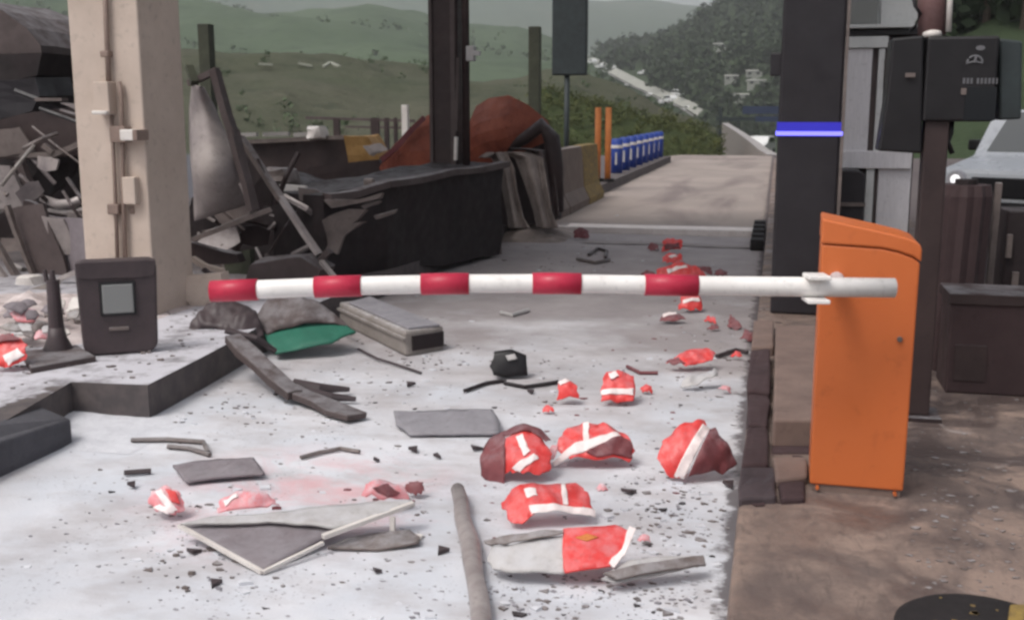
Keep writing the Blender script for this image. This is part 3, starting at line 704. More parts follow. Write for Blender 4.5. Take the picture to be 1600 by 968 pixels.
# silver pickup behind
def pickup():
    t = thing('silver_car', (0, 0, 0), 'silver car with a lit headlamp waiting behind the terminal', 'car')
    L, Wd = 4.6, 1.8
    sd_ = [(-2.3, .42), (-2.3, .78), (-2.22, .95), (-1.15, 1.08), (-.45, 1.62), (1.7, 1.66), (2.2, 1.1), (2.3, .95), (2.3, .42)]
    MB().prism([(x, -Wd / 2, z) for x, z in sd_], (0, Wd, 0)).build('body', M['carpaint'], t, bevel=.06)
    q = MB().add([(-1.10, -.74, 1.115), (-1.10, .74, 1.115), (-.50, .66, 1.60), (-.50, -.66, 1.60)], [(0, 1, 2, 3)]); q.build('windscreen', M['lens'], t, solid=.02)
    MB().prism([(x, -Wd / 2 - .012, z) for x, z in [(-.86, 1.14), (-.42, 1.55), (.35, 1.57), (.35, 1.14)]], (0, .02, 0)).build('side_window', M['glass'], t)
    MB().prism([(x, -Wd / 2 - .012, z) for x, z in [(.42, 1.14), (.42, 1.57), (1.5, 1.57), (1.7, 1.14)]], (0, .02, 0)).build('side_window', M['glass'], t)
    MB().bbox((-2.33, -.5, .62), (-2.28, .5, .86)).build('grille', M['black'], t, bevel=.02)
    MB().bbox((-2.36, -.9, .42), (-2.2, .9, .58)).build('bumper', M['black'], t, bevel=.04)
    for s in (-1, 1):
        h = MB().tube([(-2.26, s * .68, .82), (-2.31, s * .68, .82)], [.12, .10], 16).build('headlight', M['steel'], t)
        MB().tube([(-2.312, s * .68, .82), (-2.325, s * .68, .82)], [.06, .04], 16).build('bulb', M['lamp'], h)
        MB().bbox((-.86, s * .98 - .09, 1.12), (-.74, s * .98 + .09, 1.26)).build('mirror', M['black'], t, bevel=.03)
        for x in (-1.45, 1.4):
            wv = MB().tube([(x, s * .82 - .1, .34), (x, s * .82 + .1, .34)], .34, 22).build('wheel', M['rubber'], t)
            MB().tube([(x, s * .9, .34), (x, s * .935, .34)], .2, 16).build('rim', M['steel'], wv)
    MB().bbox((.15, -.925, .98), (.35, -.9, 1.01)).build('door_handle', M['black'], t)
    MB().bbox((-1.1, -.905, .70), (1.3, -.902 + .0, .74)).build('trim_strip', M['black'], t)
    return t
cv = pickup(); p = at(1556, 330, 14.2); cv.location = (p.x + 1.15, 15.6, -.01); cv.rotation_euler.z = math.radians(62)
# orange cone at the far right edge
p = at(1588, 250, 17); 
t = thing('traffic_cone', (p.x, 17, 0), 'orange cone at the right edge beyond the silver car', 'cone')
MB().bbox((p.x - .17, 16.83, 0), (p.x + .17, 17.17, .04)).build('base', M['orangepost'], t)
MB().tube([V(p.x, 17, .04), V(p.x, 17, p.z)], [.16, .04], 18).build('cone_body', M['orangepost'], t, smooth=True)

# round painted kerb nose at the bottom right
c0 = gnd(1535, 1004, RZ)
t = thing('island_nose', c0, 'dark round pad with flaking yellow paint at bottom right', 'pad')
q = MB().tube([c0, c0 + V(0, 0, .035), c0 + V(0, 0, .045)], [.235, .235, .22], 40); q.build('pad', M['rubber'], t)
q = MB()
for i in range(30):
    a_ = random.uniform(0, 2 * PI); r = .2 * math.sqrt(random.random()); s = random.uniform(.006, .022)
    p = c0 + V(r * math.cos(a_), r * math.sin(a_), .0455)
    q.prism([p + V(s * random.uniform(.5, 1) * math.cos(k * 1.25), s * random.uniform(.5, 1) * math.sin(k * 1.25), 0) for k in range(5)], (0, 0, .002))
q.build('paint_flakes', M['yellow'], t)['kind'] = 'stuff'
MB().prism([gnd(1572, 985, RZ + .06), gnd(1600, 985, RZ + .06), gnd(1604, 942, RZ + .06), gnd(1578, 942, RZ + .06)], (0, 0, -.02)).build('yellow_block', M['yellow'], t, bevel=.006)
# ---------------------------------------------------------------- unseen canopy inferred from the columns, added and sized to shade the lane
t = thing('unseen_canopy', V(-1.6, 10, ZT), 'unseen canopy roof added above the columns to shade the toll lanes', 'canopy')
MB().bbox((-8, 6.4, ZT), (4, 13.0, ZT + .12)).build('ceiling', M['boomwhite'], t)  # white underside bounces light back onto the lane
MB().bbox((-8.1, 6.3, ZT + .121), (4.1, 13.1, ZT + .9)).build('fascia', M['palepanel'], t)
# ---------------------------------------------------------------- plaza left of the island, painted lines
mb = MB(); mb.prism([(-40, -6, -.06), (-9.3, -6, -.06), (-9.3, 39, -.06), (-40, 39, -.06)], (0, 0, .03)); struct(mb.build('plaza', M['kerb']))
M['mark'] = mat('worn_white_marking', 'e4dcd8', 'cfc5c0', .8, scale=5, bump=.1)
def strip(y0, y1, x0, x1, name, m, h=.006):
    mb = MB(); mb.grid(lambda u, v: V(x0 + (x1 - x0) * u, y0 + (y1 - y0) * v, road_z(x0 + (x1 - x0) * u, y0 + (y1 - y0) * v) + h), 24, 3); mb.f = [f for f in mb.f]
    return struct(mb.build(name, m))
strip(14.55, 15.5, -2.85, KR - .02, 'road_marking', M['mark'], .016)
MB().bbox((-2.85, 14.45, -.02), (KR - .02, 14.55, .075)).build('expansion_bar', M['mark'])['kind'] = 'structure'
strip(13.2, 13.45, -2.3, KR - .02, 'road_marking', mat('faint_marking', '9a9290', '8b8381', .85, scale=4), .012)
for i in range(5):
    y = 13.0 + i * .55
    o = MB().bbox((KR - .16, y, 0), (KR - .004, y + .26, .13)).build('rubber_buffer', M['rubber'], ri, bevel=.015)

# ---------------------------------------------------------------- leaning or lying fragments
FH = V(-math.sin(YAW), math.cos(YAW), 0)
class Plane:
    def __init__(s, xc, yb, lean, z=0.0, twist=0):
        s.o = gnd(xc, yb, z); tw = math.radians(twist); s.h = RT * math.cos(tw) + FH * math.sin(tw); fh = FH * math.cos(tw) - RT * math.sin(tw)
        a = math.radians(lean); s.w = V(0, 0, 1) * math.cos(a) + fh * math.sin(a); s.n = s.h.cross(s.w).normalized()
        if s.n.dot(V(0, 0, CH) - s.o) < 0: s.n = -s.n
    def p(s, x, y):
        d = ray(x, y); c0 = V(0, 0, CH); k = (s.o - c0).dot(s.n) / d.dot(s.n); return c0 + d * k
def frag(name, pl, pts, m, parent=None, bulge=0., thick=.006, off=0., ref=None, rough=.004, cuts=5, bend=None):
    P = [pl.p(x, y) + pl.n * off for x, y in pts]
    ref = ref or pts; c = sum((pl.p(x, y) for x, y in ref), Vector()) / len(ref); R = max((pl.p(x, y) - c).length for x, y in ref)
    wp = WP.get(parent.name, Vector()) if parent else pl.o
    bm = bmesh.new(); vs = [bm.verts.new(p) for p in P]; fc_ = bm.faces.new(vs)
    bmesh.ops.triangulate(bm, faces=[fc_]); bmesh.ops.subdivide_edges(bm, edges=bm.edges[:], cuts=cuts, use_grid_fill=True); 
    for v in bm.verts:
        q = v.co - c; d = q.dot(bend[0] * pl.h + bend[1] * pl.w) / R if bend else q.length / R
        v.co += pl.n * (bulge * (1 - d * d) + rough * noise.noise(v.co * 22) + rough * 1.8 * noise.noise(v.co * 8))
    low = min(v.co.z for v in bm.verts)
    bm.normal_update()
    bmesh.ops.translate(bm, verts=bm.verts, vec=-wp)
    me = bpy.data.meshes.new(name); bm.to_mesh(me); bm.free(); me.materials.append(m)
    me.polygons.foreach_set('use_smooth', [True] * len(me.polygons))
    o = bpy.data.objects.new(name, me); COL.objects.link(o); WP[o.name] = wp
    if parent: o.parent = parent
    else: o.location = wp
    md = o.modifiers.new('thickness', 'SOLIDIFY'); md.thickness = thick; md.offset = 0
    return o
def rough_edge(pts, n=3, amp=2.0):
    out = []
    for i, (a, b) in enumerate(pts):
        c, d = pts[(i + 1) % len(pts)]
        for k in range(n):
            u = k / n; j = amp if k else amp * .4
            out.append((a + (c - a) * u + random.uniform(-j, j), b + (d - b) * u + random.uniform(-j, j)))
    return out
G_RED = 'red plastic fragments strewn on the lane'
def red(label, xc, yb, lean, body, stripes=(), inner=(), bulge=.03, m='red', z=.012, twist=0, bend=None, group=None, cat='plastic fragment', extra=()):
    pl = Plane(xc, yb, lean, z, twist); t = thing('plastic_fragment', pl.o, label, cat, group)
    body = rough_edge(body, 4, 2.4)
    frag('shell', pl, body, M[m], t, bulge, .004, 0, None, .013, bend=bend)
    for s in stripes: frag('white_stripe', pl, rough_edge(s, 4, 1.1), M['white'], t, bulge, .003, .006, body, .013, bend=bend)
    for s in inner: frag('torn_inside', pl, rough_edge(s, 3, 1.5), M['maroon'], t, bulge, .004, .010, body, .015, bend=bend)
    for s, mm in extra: frag('edge_piece', pl, rough_edge(s, 3, 1.), M[mm], t, bulge, .006, .014, body, bend=bend)
    return t
red('crumpled red fragment with maroon flap beside the grey plate', 805, 752, 50,
    [(786, 684), (815, 674), (845, 682), (862, 712), (858, 738), (835, 748), (800, 742), (786, 738)],
    [[(806, 690), (816, 686), (828, 716), (818, 724)], [(800, 738), (834, 720), (842, 726), (812, 744)]],
    [[(749, 712), (756, 690), (772, 668), (790, 664), (789, 700), (786, 776), (768, 752), (752, 734)], [(784, 668), (815, 661), (845, 668), (860, 690), (852, 696), (830, 680), (790, 680)]], .05)
red('red half shell with a slanting white band between the maroon flap and the split dome', 930, 730, 55,
    [(868, 700), (880, 676), (912, 664), (950, 672), (980, 686), (992, 706), (984, 722), (940, 724), (890, 722)],
    [[(910, 667), (919, 666), (920, 696), (911, 697)], [(862, 718), (900, 700), (965, 684), (972, 694), (900, 718), (866, 724)]],
    [[(968, 690), (985, 698), (988, 716), (940, 722), (915, 716)]], .05, extra=[([(852, 716), (862, 696), (872, 700), (866, 716)], 'pink')])
red('split red dome with diagonal white stripe and dark maroon inside near the kerb', 1088, 752, 42,
    [(1026, 720), (1034, 694), (1060, 670), (1098, 657), (1104, 664), (1090, 700), (1070, 748), (1040, 744)],
    [[(1096, 666), (1109, 670), (1068, 750), (1052, 746)]],
    [[(1108, 672), (1118, 666), (1124, 682), (1136, 690), (1155, 718), (1130, 738), (1108, 738), (1074, 748)]], .06, extra=[([(1105, 712), (1115, 708), (1117, 713), (1108, 717)], 'white')])
red('red half tube with white bands lying in front of the grey pole top', 852, 822, 55,
    [(783, 784), (800, 770), (850, 764), (900, 760), (918, 772), (926, 794), (900, 800), (845, 806), (820, 822), (798, 820)],
    [[(876, 764), (883, 763), (887, 795), (879, 796)], [(826, 802), (930, 796), (930, 806), (830, 814)], [(818, 776), (836, 774), (840, 786), (824, 790)]], (), .05)
pl = Plane(925, 912, 62, .012); t = thing('plastic_shell', pl.o, 'large torn pale grey plastic shell with a bright red middle section', 'plastic shell')
full = [(762, 872), (790, 846), (880, 836), (985, 830), (1000, 850), (1100, 868), (1102, 884), (960, 922), (880, 908), (790, 902)]
frag('pale_section', pl, rough_edge([(762, 878), (768, 856), (800, 858), (880, 850), (882, 906), (800, 902), (772, 892)], 3, 1.5), M['shell'], t, .05, .007, 0, full)
frag('red_section', pl, rough_edge([(880, 840), (960, 834), (985, 846), (972, 880), (952, 900), (882, 908), (878, 880)], 3, 1.5), M['red'], t, .05, .008, .006, full)
frag('torn_edge', pl, rough_edge([(982, 838), (992, 842), (975, 884), (958, 902), (950, 896), (970, 876)], 3, 2), M['white'], t, .05, .006, .013, full)
frag('orange_mark', pl, [(898, 856), (916, 850), (934, 856), (916, 862)], M['orangepost'], t, .05, .003, .013, full)  # small orange patch on the red section
frag('grey_section', pl, rough_edge([(955, 902), (985, 886), (1096, 868), (1102, 882), (1060, 896), (960, 922), (938, 916)], 3, 1.5), M['shell'], t, .05, .007, -.004, full)
frag('dark_lip', pl, rough_edge([(940, 914), (1098, 872), (1102, 886), (1062, 898), (962, 924)], 3, 1), M['wreckgrey'], t, .06, .007, .012, full)  # lower lip in a darker grey
frag('frayed_strip', pl, rough_edge([(756, 850), (800, 846), (880, 846), (878, 852), (800, 858), (766, 858)], 3, 2), M['wreckgrey'], t, .06, .005, .01, full)
red('small red fragment with two white bands beside the black device', 965, 632, 45, [(938, 608), (944, 588), (966, 578), (990, 588), (990, 628), (938, 628)], [[(940, 612), (990, 610), (990, 619), (938, 620)]], (), .03, extra=[([(950, 588), (962, 584), (966, 592), (954, 598)], 'white')])
red('smallest red wedge lying left of a banded red fragment', 888, 630, 40, [(870, 624), (872, 602), (886, 596), (898, 604), (904, 624)], [[(872, 600), (884, 594), (890, 600), (874, 606)]], (), .03)
red('flat bright red strip on the lane near the right kerb', 1082, 580, 60, [(1040, 566), (1070, 554), (1104, 547), (1118, 556), (1108, 568), (1070, 576)], (), [[(1040, 566), (1060, 564), (1070, 574), (1052, 574)]], .03)
red('pale plastic piece lying in front of the flat red strip', 1090, 610, 65, [(1062, 604), (1080, 592), (1112, 584), (1122, 578), (1120, 592), (1088, 606)], (), (), .03, m='shell')
red('red and white striped fragment left of the folded sheet', 262, 808, 40, [(230, 782), (238, 766), (262, 760), (284, 772), (290, 796), (276, 806), (246, 800)], [[(244, 770), (254, 766), (280, 800), (270, 806)], [(240, 794), (252, 790), (276, 804), (262, 806)]], (), .03, m='pink', extra=[([(262, 768), (278, 772), (284, 790), (272, 788)], 'red')])
red('dusty pink plastic scrap on top of the folded sheet', 370, 806, 50, [(340, 800), (346, 780), (380, 772), (420, 774), (436, 786), (400, 800)], [[(350, 786), (372, 778), (376, 784), (354, 794)]], (), .03, m='pink', z=.05)
red('dusty pink fragment at the right end of the folded sheet', 600, 786, 50, [(566, 776), (572, 760), (600, 754), (632, 760), (640, 776), (600, 784)], (), [[(584, 772), (606, 762), (626, 772), (606, 782)]], .03, m='pink', z=.05)
red('faded maroon scrap beyond the right end of the folded sheet', 650, 776, 55, [(632, 766), (640, 756), (662, 758), (664, 770), (650, 776)], (), (), .02, m='maroon')
red('red fragment with white patch on the left island beside the slim post', 18, 578, 40, [(-14, 572), (-10, 530), (20, 522), (44, 540), (40, 562), (18, 574)], [[(8, 560), (30, 546), (40, 556), (16, 574)]], (), .03, z=IZ + .01, extra=[([(-10, 530), (18, 524), (36, 534), (0, 540)], 'maroon')])
# far reds near the boom
red('farthest red scrap near the white line across the lane', 1050, 396, 45, [(1034, 392), (1036, 378), (1052, 374), (1066, 380), (1064, 392)], (), [[(1036, 386), (1060, 382), (1062, 390), (1040, 392)]], .04)
red('red fragment just above the boom between two red scraps', 1050, 412, 45, [(1034, 410), (1040, 398), (1062, 398), (1068, 408), (1052, 414)], [[(1044, 402), (1056, 400), (1058, 404), (1046, 406)]], (), .04)
red('larger red fragment directly behind the last red stripe of the boom', 1062, 436, 40, [(1022, 434), (1030, 420), (1060, 412), (1092, 420), (1104, 432), (1080, 442)], [[(1040, 424), (1070, 418), (1074, 422), (1044, 430)]], (), .05)
red('dim maroon scrap right of the larger red fragment behind the boom', 1100, 432, 50, [(1084, 426), (1092, 416), (1112, 420), (1114, 430)], (), (), .03, m='maroon')
red('red fragment seen just below the boom', 1078, 488, 40, [(1060, 486), (1064, 462), (1092, 458), (1096, 484), (1078, 488)], [[(1066, 472), (1092, 468), (1092, 474), (1066, 478)]], (), .04)
red('thin maroon and white scrap below the boom left of a red fragment', 1046, 506, 60, [(1030, 500), (1036, 490), (1062, 492), (1072, 500), (1050, 504)], [[(1036, 490), (1056, 490), (1056, 494), (1036, 495)]], (), .02, m='maroon')
red('small maroon scrap nearest the kerb, upper of two', 1146, 512, 50, [(1136, 510), (1140, 492), (1150, 500), (1160, 514), (1148, 518)], (), (), .02, m='maroon')
red('small maroon scrap nearest the kerb, lower of two', 1166, 532, 50, [(1156, 528), (1164, 514), (1176, 520), (1174, 534)], (), (), .02, m='maroon')
red('tiny maroon scrap lying alone right of the thin striped scrap', 1116, 516, 60, [(1104, 514), (1112, 508), (1124, 508), (1124, 514)], (), (), .02, m='maroon')
for x, y, w_, m_, lb_ in [(1012, 432, 12, 'maroon', 'maroon scrap left of the larger red fragment behind the boom'), (1126, 428, 11, 'maroon', 'maroon scrap in the lane nearest the charcoal column base'), (1020, 388, 9, 'maroon', 'dull scrap left of the farthest red scrap'),
        (1110, 500, 10, 'red', 'small bright scrap under the white part of the boom'), (1150, 556, 9, 'red', 'small bright scrap at the kerb edge right of the flat red strip'), (1010, 610, 9, 'red', 'small bright scrap right of the fragment with two bands'),
        (1132, 610, 10, 'pink', 'small pink scrap near the kerb above the split red dome'), (940, 760, 9, 'pink', 'small pink scrap right of the red half tube'), (1006, 846, 10, 'pink', 'pink scrap at the torn right edge of the red shell section'), (856, 640, 9, 'red', 'small bright scrap in front of the smallest red wedge')]:
    red(lb_, x, y + w_ * .4, 55, [(x - w_, y), (x - w_ * .3, y - w_ * .7), (x + w_ * .8, y - w_ * .4), (x + w_, y + w_ * .3), (x, y + w_ * .4)], (), (), .015, m=m_)
red('ring shaped red scrap beside the cloth heap', 910, 374, 40, [(896, 372), (898, 360), (910, 356), (920, 362), (918, 374)], (), (), .03, m='maroon')

def flat(name, label, cat, xc, yb, lean, pts, m, z=.02, bulge=0., thick=.012, rough=.004, amp=1.0, group=None, twist=0):
    pl = Plane(xc, yb, lean, z, twist); o = frag(name, pl, rough_edge(pts, 2, amp), M[m], None, bulge, thick, 0, None, rough); return tag(o, label, cat, group)
flat('metal_plate', 'flat grey plate lying on the powder left of the maroon flap', 'plate', 700, 678, 84, [(615, 643), (690, 642), (770, 640), (782, 662), (780, 677), (640, 679), (618, 662)], 'panelgrey', .02, .0, .014)
flat('metal_plate', 'small mauve grey plate above the folded sheet', 'plate', 345, 752, 84, [(270, 728), (340, 719), (396, 715), (414, 740), (340, 747), (292, 753)], 'panelmauve', .02, .0, .012)
# folded sign-like sheet
t = thing('folded_sheet', gnd(410, 893), 'large folded grey metal sheet with its corner pointing at the viewer', 'metal sheet')
pl = Plane(410, 893, 80, .015); frag('lower_fold', pl, [(283, 821), (345, 812), (460, 810), (540, 822), (410, 892)], M['panelmauve'], t, .0, .010, 0, None, .003)
pl2 = Plane(460, 850, 78, .06); frag('upper_fold', pl2, rough_edge([(282, 818), (340, 806), (440, 800), (520, 790), (644, 780), (646, 790), (560, 818), (520, 824), (420, 815)], 2, .8), M['shell'], t, .0, .010, .0, None, .004)
MB().bar(pl.p(280, 822) + V(0, 0, .004), pl.p(410, 895) + V(0, 0, .004), .016, .012).build('rolled_edge', M['pale'], t)
MB().bar(pl.p(411, 895) + V(0, 0, .004), pl.p(505, 850) + V(0, 0, .006), .014, .012).build('rolled_edge', M['pale'], t)
MB().bar(pl.p(505, 850) + V(0, 0, .03), pl2.p(646, 786), .022, .016).build('rolled_edge', M['pale'], t)
flat('metal_plate', 'dull plate tucked under the right side of the folded sheet', 'plate', 580, 862, 84, [(512, 856), (560, 838), (640, 828), (656, 838), (654, 848), (590, 858)], 'wreckgrey', .015)
b = gnd(614, 842); t = thing('metal_bracket', b, 'small white upright bracket right of the folded sheet', 'bracket')
MB().bar(b, b + V(0, 0, .09), .018).build('upright', M['pale'], t); MB().bar(b + V(-.06, 0, .012), b + V(.11, .02, .012), .03, .012).build('foot', M['pale'], t)
# grey pole
pp = [(716, 765), (724, 810), (735, 855), (744, 905), (750, 950), (758, 1010)]
o = MB().tube([gnd(x, y, .035) for x, y in pp], [.030, .032, .036, .033, .034, .034], 14).build('bent_pole', M['alu'], origin=gnd(735, 855), smooth=True, crumple=(1, .008, 9))
tag(o, 'long dented grey pole lying towards the viewer at bottom centre', 'pole')
# dark device with legs
b = gnd(795, 592)
t = thing('broken_device', b, 'small black device with a pale square on bent dark legs', 'device')
d0 = Plane(795, 592, 22, .0)
frag('case', d0, [(768, 572), (774, 551), (800, 548), (820, 556), (822, 586), (790, 590), (772, 586)], M['black'], t, .03, .05)
frag('pale_square', d0, [(790, 558), (804, 555), (808, 563), (794, 566)], M['shell'], t, .03, .01, .04, [(768, 572), (774, 551), (800, 548), (820, 556), (822, 586), (790, 590), (772, 586)])
for q in ([(726, 610), (760, 598), (790, 594)], [(788, 598), (820, 604), (848, 600), (872, 596)]):
    MB().tube([gnd(x, y, .018) for x, y in q], .012, 8).build('bent_leg', M['burnt'], t)
# concrete box
A, B, C = gnd(634, 557), gnd(694, 547), gnd(530, 506); hgt_ = .17
t = thing('concrete_duct', A, 'pale grey hollow concrete box lying beyond the green panel', 'concrete box')
MB().prism([A, B, B + C - A, C], (0, 0, hgt_)).build('box_body', M['concrete'], t, bevel=.02, crumple=(2, .008, 6))
u = (B - A); nn = V(u.y, -u.x, 0).normalized()
MB().prism([A + u * .16 + nn * .012 + V(0, 0, .035), A + u * .97 + nn * .012 + V(0, 0, .035), A + u * .97 + nn * .012 + V(0, 0, .135), A + u * .16 + nn * .012 + V(0, 0, .135)], -nn * .03).build('opening_shade', M['burnt'], t)  # dark plate on the solid end imitates the shaded hollow
D_ = B + C - A
MB().prism([A + V(0, 0, hgt_) + (C - A) * .02 + u * .12, A + V(0, 0, hgt_) + u * .9, D_ * .9 + C * .1 + V(0, 0, hgt_), C + (A - C) * .1 + u * .12 + V(0, 0, hgt_)], (0, 0, .018)).build('cover_slab', M['panelgrey'], t, bevel=.006)
MB().bar(A + nn * 0 - u * .02 + V(0, 0, .12), C - u * .02 + V(0, 0, .12), .02, .018).build('side_rib', M['concrete'], t)
# green panel, dark lumps, twisted beam
flat('green_panel', 'green painted panel lying under crumpled dark plastic', 'panel', 470, 556, 66, [(410, 520), (440, 510), (520, 500), (556, 518), (520, 538), (430, 554)], 'green', .03, .02)
flat('crumpled_fender', 'arched dark brown plastic fender above the green panel', 'fender', 470, 540, 50, [(392, 506), (420, 474), (460, 467), (500, 480), (548, 512), (505, 510), (440, 522), (420, 530)], 'wreckdark', .06, .06, .012, .012, 2)
flat('crumpled_plastic', 'dark crumpled plastic lump under the boom tip', 'plastic', 350, 535, 45, [(292, 524), (310, 500), (326, 478), (366, 474), (402, 492), (412, 522), (376, 536), (340, 520)], 'blackbox', .1, .06, .012, .02, 3)
t = thing('twisted_beam', gnd(455, 612), 'twisted dark beam reaching from the left island onto the lane', 'beam')
MB().bar(gnd(362, 528, .24), gnd(462, 618, .05), .11, .05).build('beam_upper', M['wreckdark'], t, bevel=.008, crumple=(3, .02, 5))
MB().bar(gnd(446, 606, .05), gnd(556, 652, .03), .13, .04).build('beam_lower', M['panelgrey'] if 0 else M['wreckdark'], t, bevel=.01, crumple=(3, .02, 5))
MB().tube([gnd(460, 600, .06), gnd(500, 606, .05), gnd(546, 608, .03)], [.035, .03, .014], 8).build('prong', M['blackbox'], t)
MB().tube([gnd(480, 612, .04), gnd(520, 620, .04), gnd(556, 623, .03)], [.03, .025, .014], 8).build('prong', M['blackbox'], t)
MB().tube([gnd(352, 516, .27), gnd(400, 528, .22), gnd(430, 548, .12)], [.02, .02, .018], 8).build('bent_tube', M['blackbox'], t)
def stick(label, pts, r, m='wreckgrey', z=.016, name='metal_strip', cat='strip', group=None):
    o = MB().tube([gnd(x, y, z) for x, y in pts], r, 6).build(name, M[m], origin=gnd(*pts[0])); return tag(o, label, cat, group)
stick('hooked thin strip on the powder left of the twisted beam tip', [(205, 687), (260, 686), (318, 690), (325, 706)], .012)
stick('short thin strip below the hooked strip', [(262, 697), (296, 700), (328, 710)], .012)
stick('bent thin strip in the middle of the powdered lane', [(470, 714), (500, 706), (532, 700), (562, 705)], .010)
stick('short dark stick left of the small mauve plate', [(194, 738), (236, 735)], .012, 'blackbox')
stick('yellowish stick along the right edge of the green panel', [(500, 488), (530, 505), (552, 518)], .012, 'ochre', .1)
stick('thin dark wire lying between concrete box and grey plate', [(560, 545), (590, 560), (610, 566), (658, 582)], .008, 'blackbox')
stick('thin wire beside the flat red strip', [(980, 572), (1000, 582), (1028, 582)], .012, 'maroon')
stick('dark splinter right of the thin striped scrap', [(1120, 556), (1150, 546), (1168, 550)], .014, 'blackbox')
stick('pale bent strip on the grey lane just behind the boom', [(902, 404), (930, 410), (952, 406)], .02, 'wreckgrey')
stick('dark ring shaped strip on the lane beyond the boom', [(920, 398), (934, 388), (948, 392), (946, 402)], .02, 'wreckdark')
stick('small pale strip on the grey lane below the boom', [(782, 488), (800, 492), (826, 484)], .016, 'shell')

# ---------------------------------------------------------------- wreckage on the left island
def pplate(name, pts, Y, m, parent=None, dep=.05, cr=(3, .03, 2.2), bevel=0, slope=0., Y2=None, origin=None):
    xs_ = [p[0] for p in pts]; a, b = min(xs_), max(xs_)
    P = [at(x, y, Y + ((Y2 - Y) * (x - a) / (b - a) if Y2 else 0)) for x, y in pts]
    return MB().prism(P, V(0, dep, 0)).build(name, M[m], parent, origin=origin, crumple=cr, bevel=bevel)
# collapsed booth far left
bY = 9.6; t = cb = thing('collapsed_booth', V(-6.8, 9.8, IZ), 'collapsed dark toll booth with crumpled roof left of the beige column', 'booth')
pplate('roof', [(-60, -4), (4, 18), (40, 44), (64, 72), (66, 84), (-60, 88)], 9.6, 'wreckdark', t, 1.3, (4, .03, 1.6))
pplate('eave', [(-60, 88), (66, 82), (58, 118), (20, 128), (-60, 126)], 9.5, 'burnt', t, 1.2, (3, .02, 2))
pplate('rear_wall', [(50, 80), (150, 80), (150, 170), (50, 165)], 10.7, 'wreckdark', t, .15, (3, .04, 2))
pplate('desk', [(-60, 128), (52, 120), (62, 150), (50, 176), (-60, 204)], 9.4, 'charcoal', t, .6, (3, .05, 2.5))
pplate('side_wall', [(-60, 205), (40, 178), (150, 160), (150, 236), (84, 246), (-60, 252)], 9.2, 'darkbrown', t, .3, (4, .03, 2))
pplate('burnt_interior', [(-60, 240), (150, 222), (150, 440), (-60, 450)], 10.2, 'burnt', t, .3, (4, .1, 1.5))
MB().bar(at(-40, 241, 9.1), at(82, 243, 9.1), .05, .05).build('frame_bar', M['wreckgrey'], t, crumple=(2, .02, 4))
MB().bar(at(82, 245, 9.1), at(128, 224, 9.1), .06, .05).build('frame_bar', M['wreckgrey'], t, crumple=(2, .02, 4))
MB().bar(at(68, 226, 9.08), at(84, 240, 9.08), .05, .05).build('frame_bar', M['wreckgrey'], t, crumple=(1, .02, 4))
MB().bar(at(30, 250, 9.0), at(58, 320, 9.0), .07, .07).build('frame_bar', M['wreckdark'], t, crumple=(2, .02, 4))
MB().tube([at(66, 310, 8.9), at(90, 319, 8.85), at(112, 318, 8.8), at(140, 306, 8.8)], [.035, .045, .045, .04], 10).build('curved_bumper', M['alu'], t, smooth=True)
MB().tube([at(76, 328, 8.9), at(104, 332, 8.85), at(140, 326, 8.8)], [.02, .03, .028], 8).build('curved_bumper', M['alu'], t, smooth=True)
pplate('window_ledge', [(64, 66), (86, 70), (88, 76), (65, 76)], 9.9, 'pale', t, .3, None)
pplate('window_ledge', [(54, 153), (96, 153), (96, 158), (54, 158)], 9.1, 'wreckgrey', t, .1, None)
pplate('torn_sheet', [(90, 162), (112, 164), (134, 170), (118, 174)], 9.1, 'sheet', t, .03, (2, .03, 4))
pplate('torn_sheet', [(38, 300), (66, 262), (124, 250), (100, 290), (66, 312)], 9.6, 'burnt', t, .04, (3, .05, 3))
def wreck_panel(label, pts, Y, m, Y2=None, dep=.04, cr=(3, .03, 2.5), name='loose_panel'):
    b = at(sum(p[0] for p in pts) / len(pts), max(p[1] for p in pts), Y); return tag(pplate(name, pts, Y, m, None, dep, cr, 0, 0, Y2, b), label, 'panel')
wreck_panel('pale mauve panel at the far left edge under the side wall', [(-60, 258), (14, 260), (42, 318), (10, 324), (-60, 326)], 8.7, 'sheet', 8.9)
wreck_panel('leaning dark brown panel at the lower left of the collapsed booth', [(6, 328), (66, 316), (106, 430), (60, 446), (34, 402)], 8.4, 'wreckdark', 8.3)
wreck_panel('leaning grey panel touching the beige column', [(66, 332), (140, 345), (140, 420), (104, 424)], 8.5, 'panelmauve', 8.3)
wreck_panel('large pale bent sheet leaning on the dark side wall far left', [(-20, 206), (30, 196), (52, 236), (6, 246), (-20, 248)], 9.0, 'wreckgrey', 9.1, .02, (3, .04, 3), 'bent_sheet')
wreck_panel('grey creased sheet under the curved bumper strips', [(66, 336), (100, 342), (126, 396), (92, 400)], 8.3, 'sheet', 8.4, .02, (3, .03, 3), 'bent_sheet')
wreck_panel('pale torn sheet edge hanging from the crushed black counter', [(512, 318), (548, 316), (570, 346), (546, 372), (516, 392), (520, 350)], 9.9, 'wreckgrey', 10.0, .02, (3, .06, 3), 'bent_sheet')
def strut(label, pts, Y, w_, m, name='metal_strut', cat='strut'):
    P = [at(x, y, Y + (0 if len(q3) == 0 else q3[0])) for x, y, *q3 in pts]; q = MB()
    for a, b in zip(P, P[1:]): q.bar(a, b, w_, w_ * .7)
    return tag(q.build(name, M[m], origin=P[-1], crumple=(2, .012, 5)), label, cat)
strut('grey strut edging the leaning dark panel', [(10, 322), (52, 432)], 8.3, .05, 'wreckgrey')
strut('lower grey strut at the left edge', [(-10, 372), (34, 446)], 8.2, .06, 'wreckgrey')
strut('lowest grey strut at the left edge beside the rubble', [(-10, 410), (20, 448)], 8.1, .05, 'sheet')
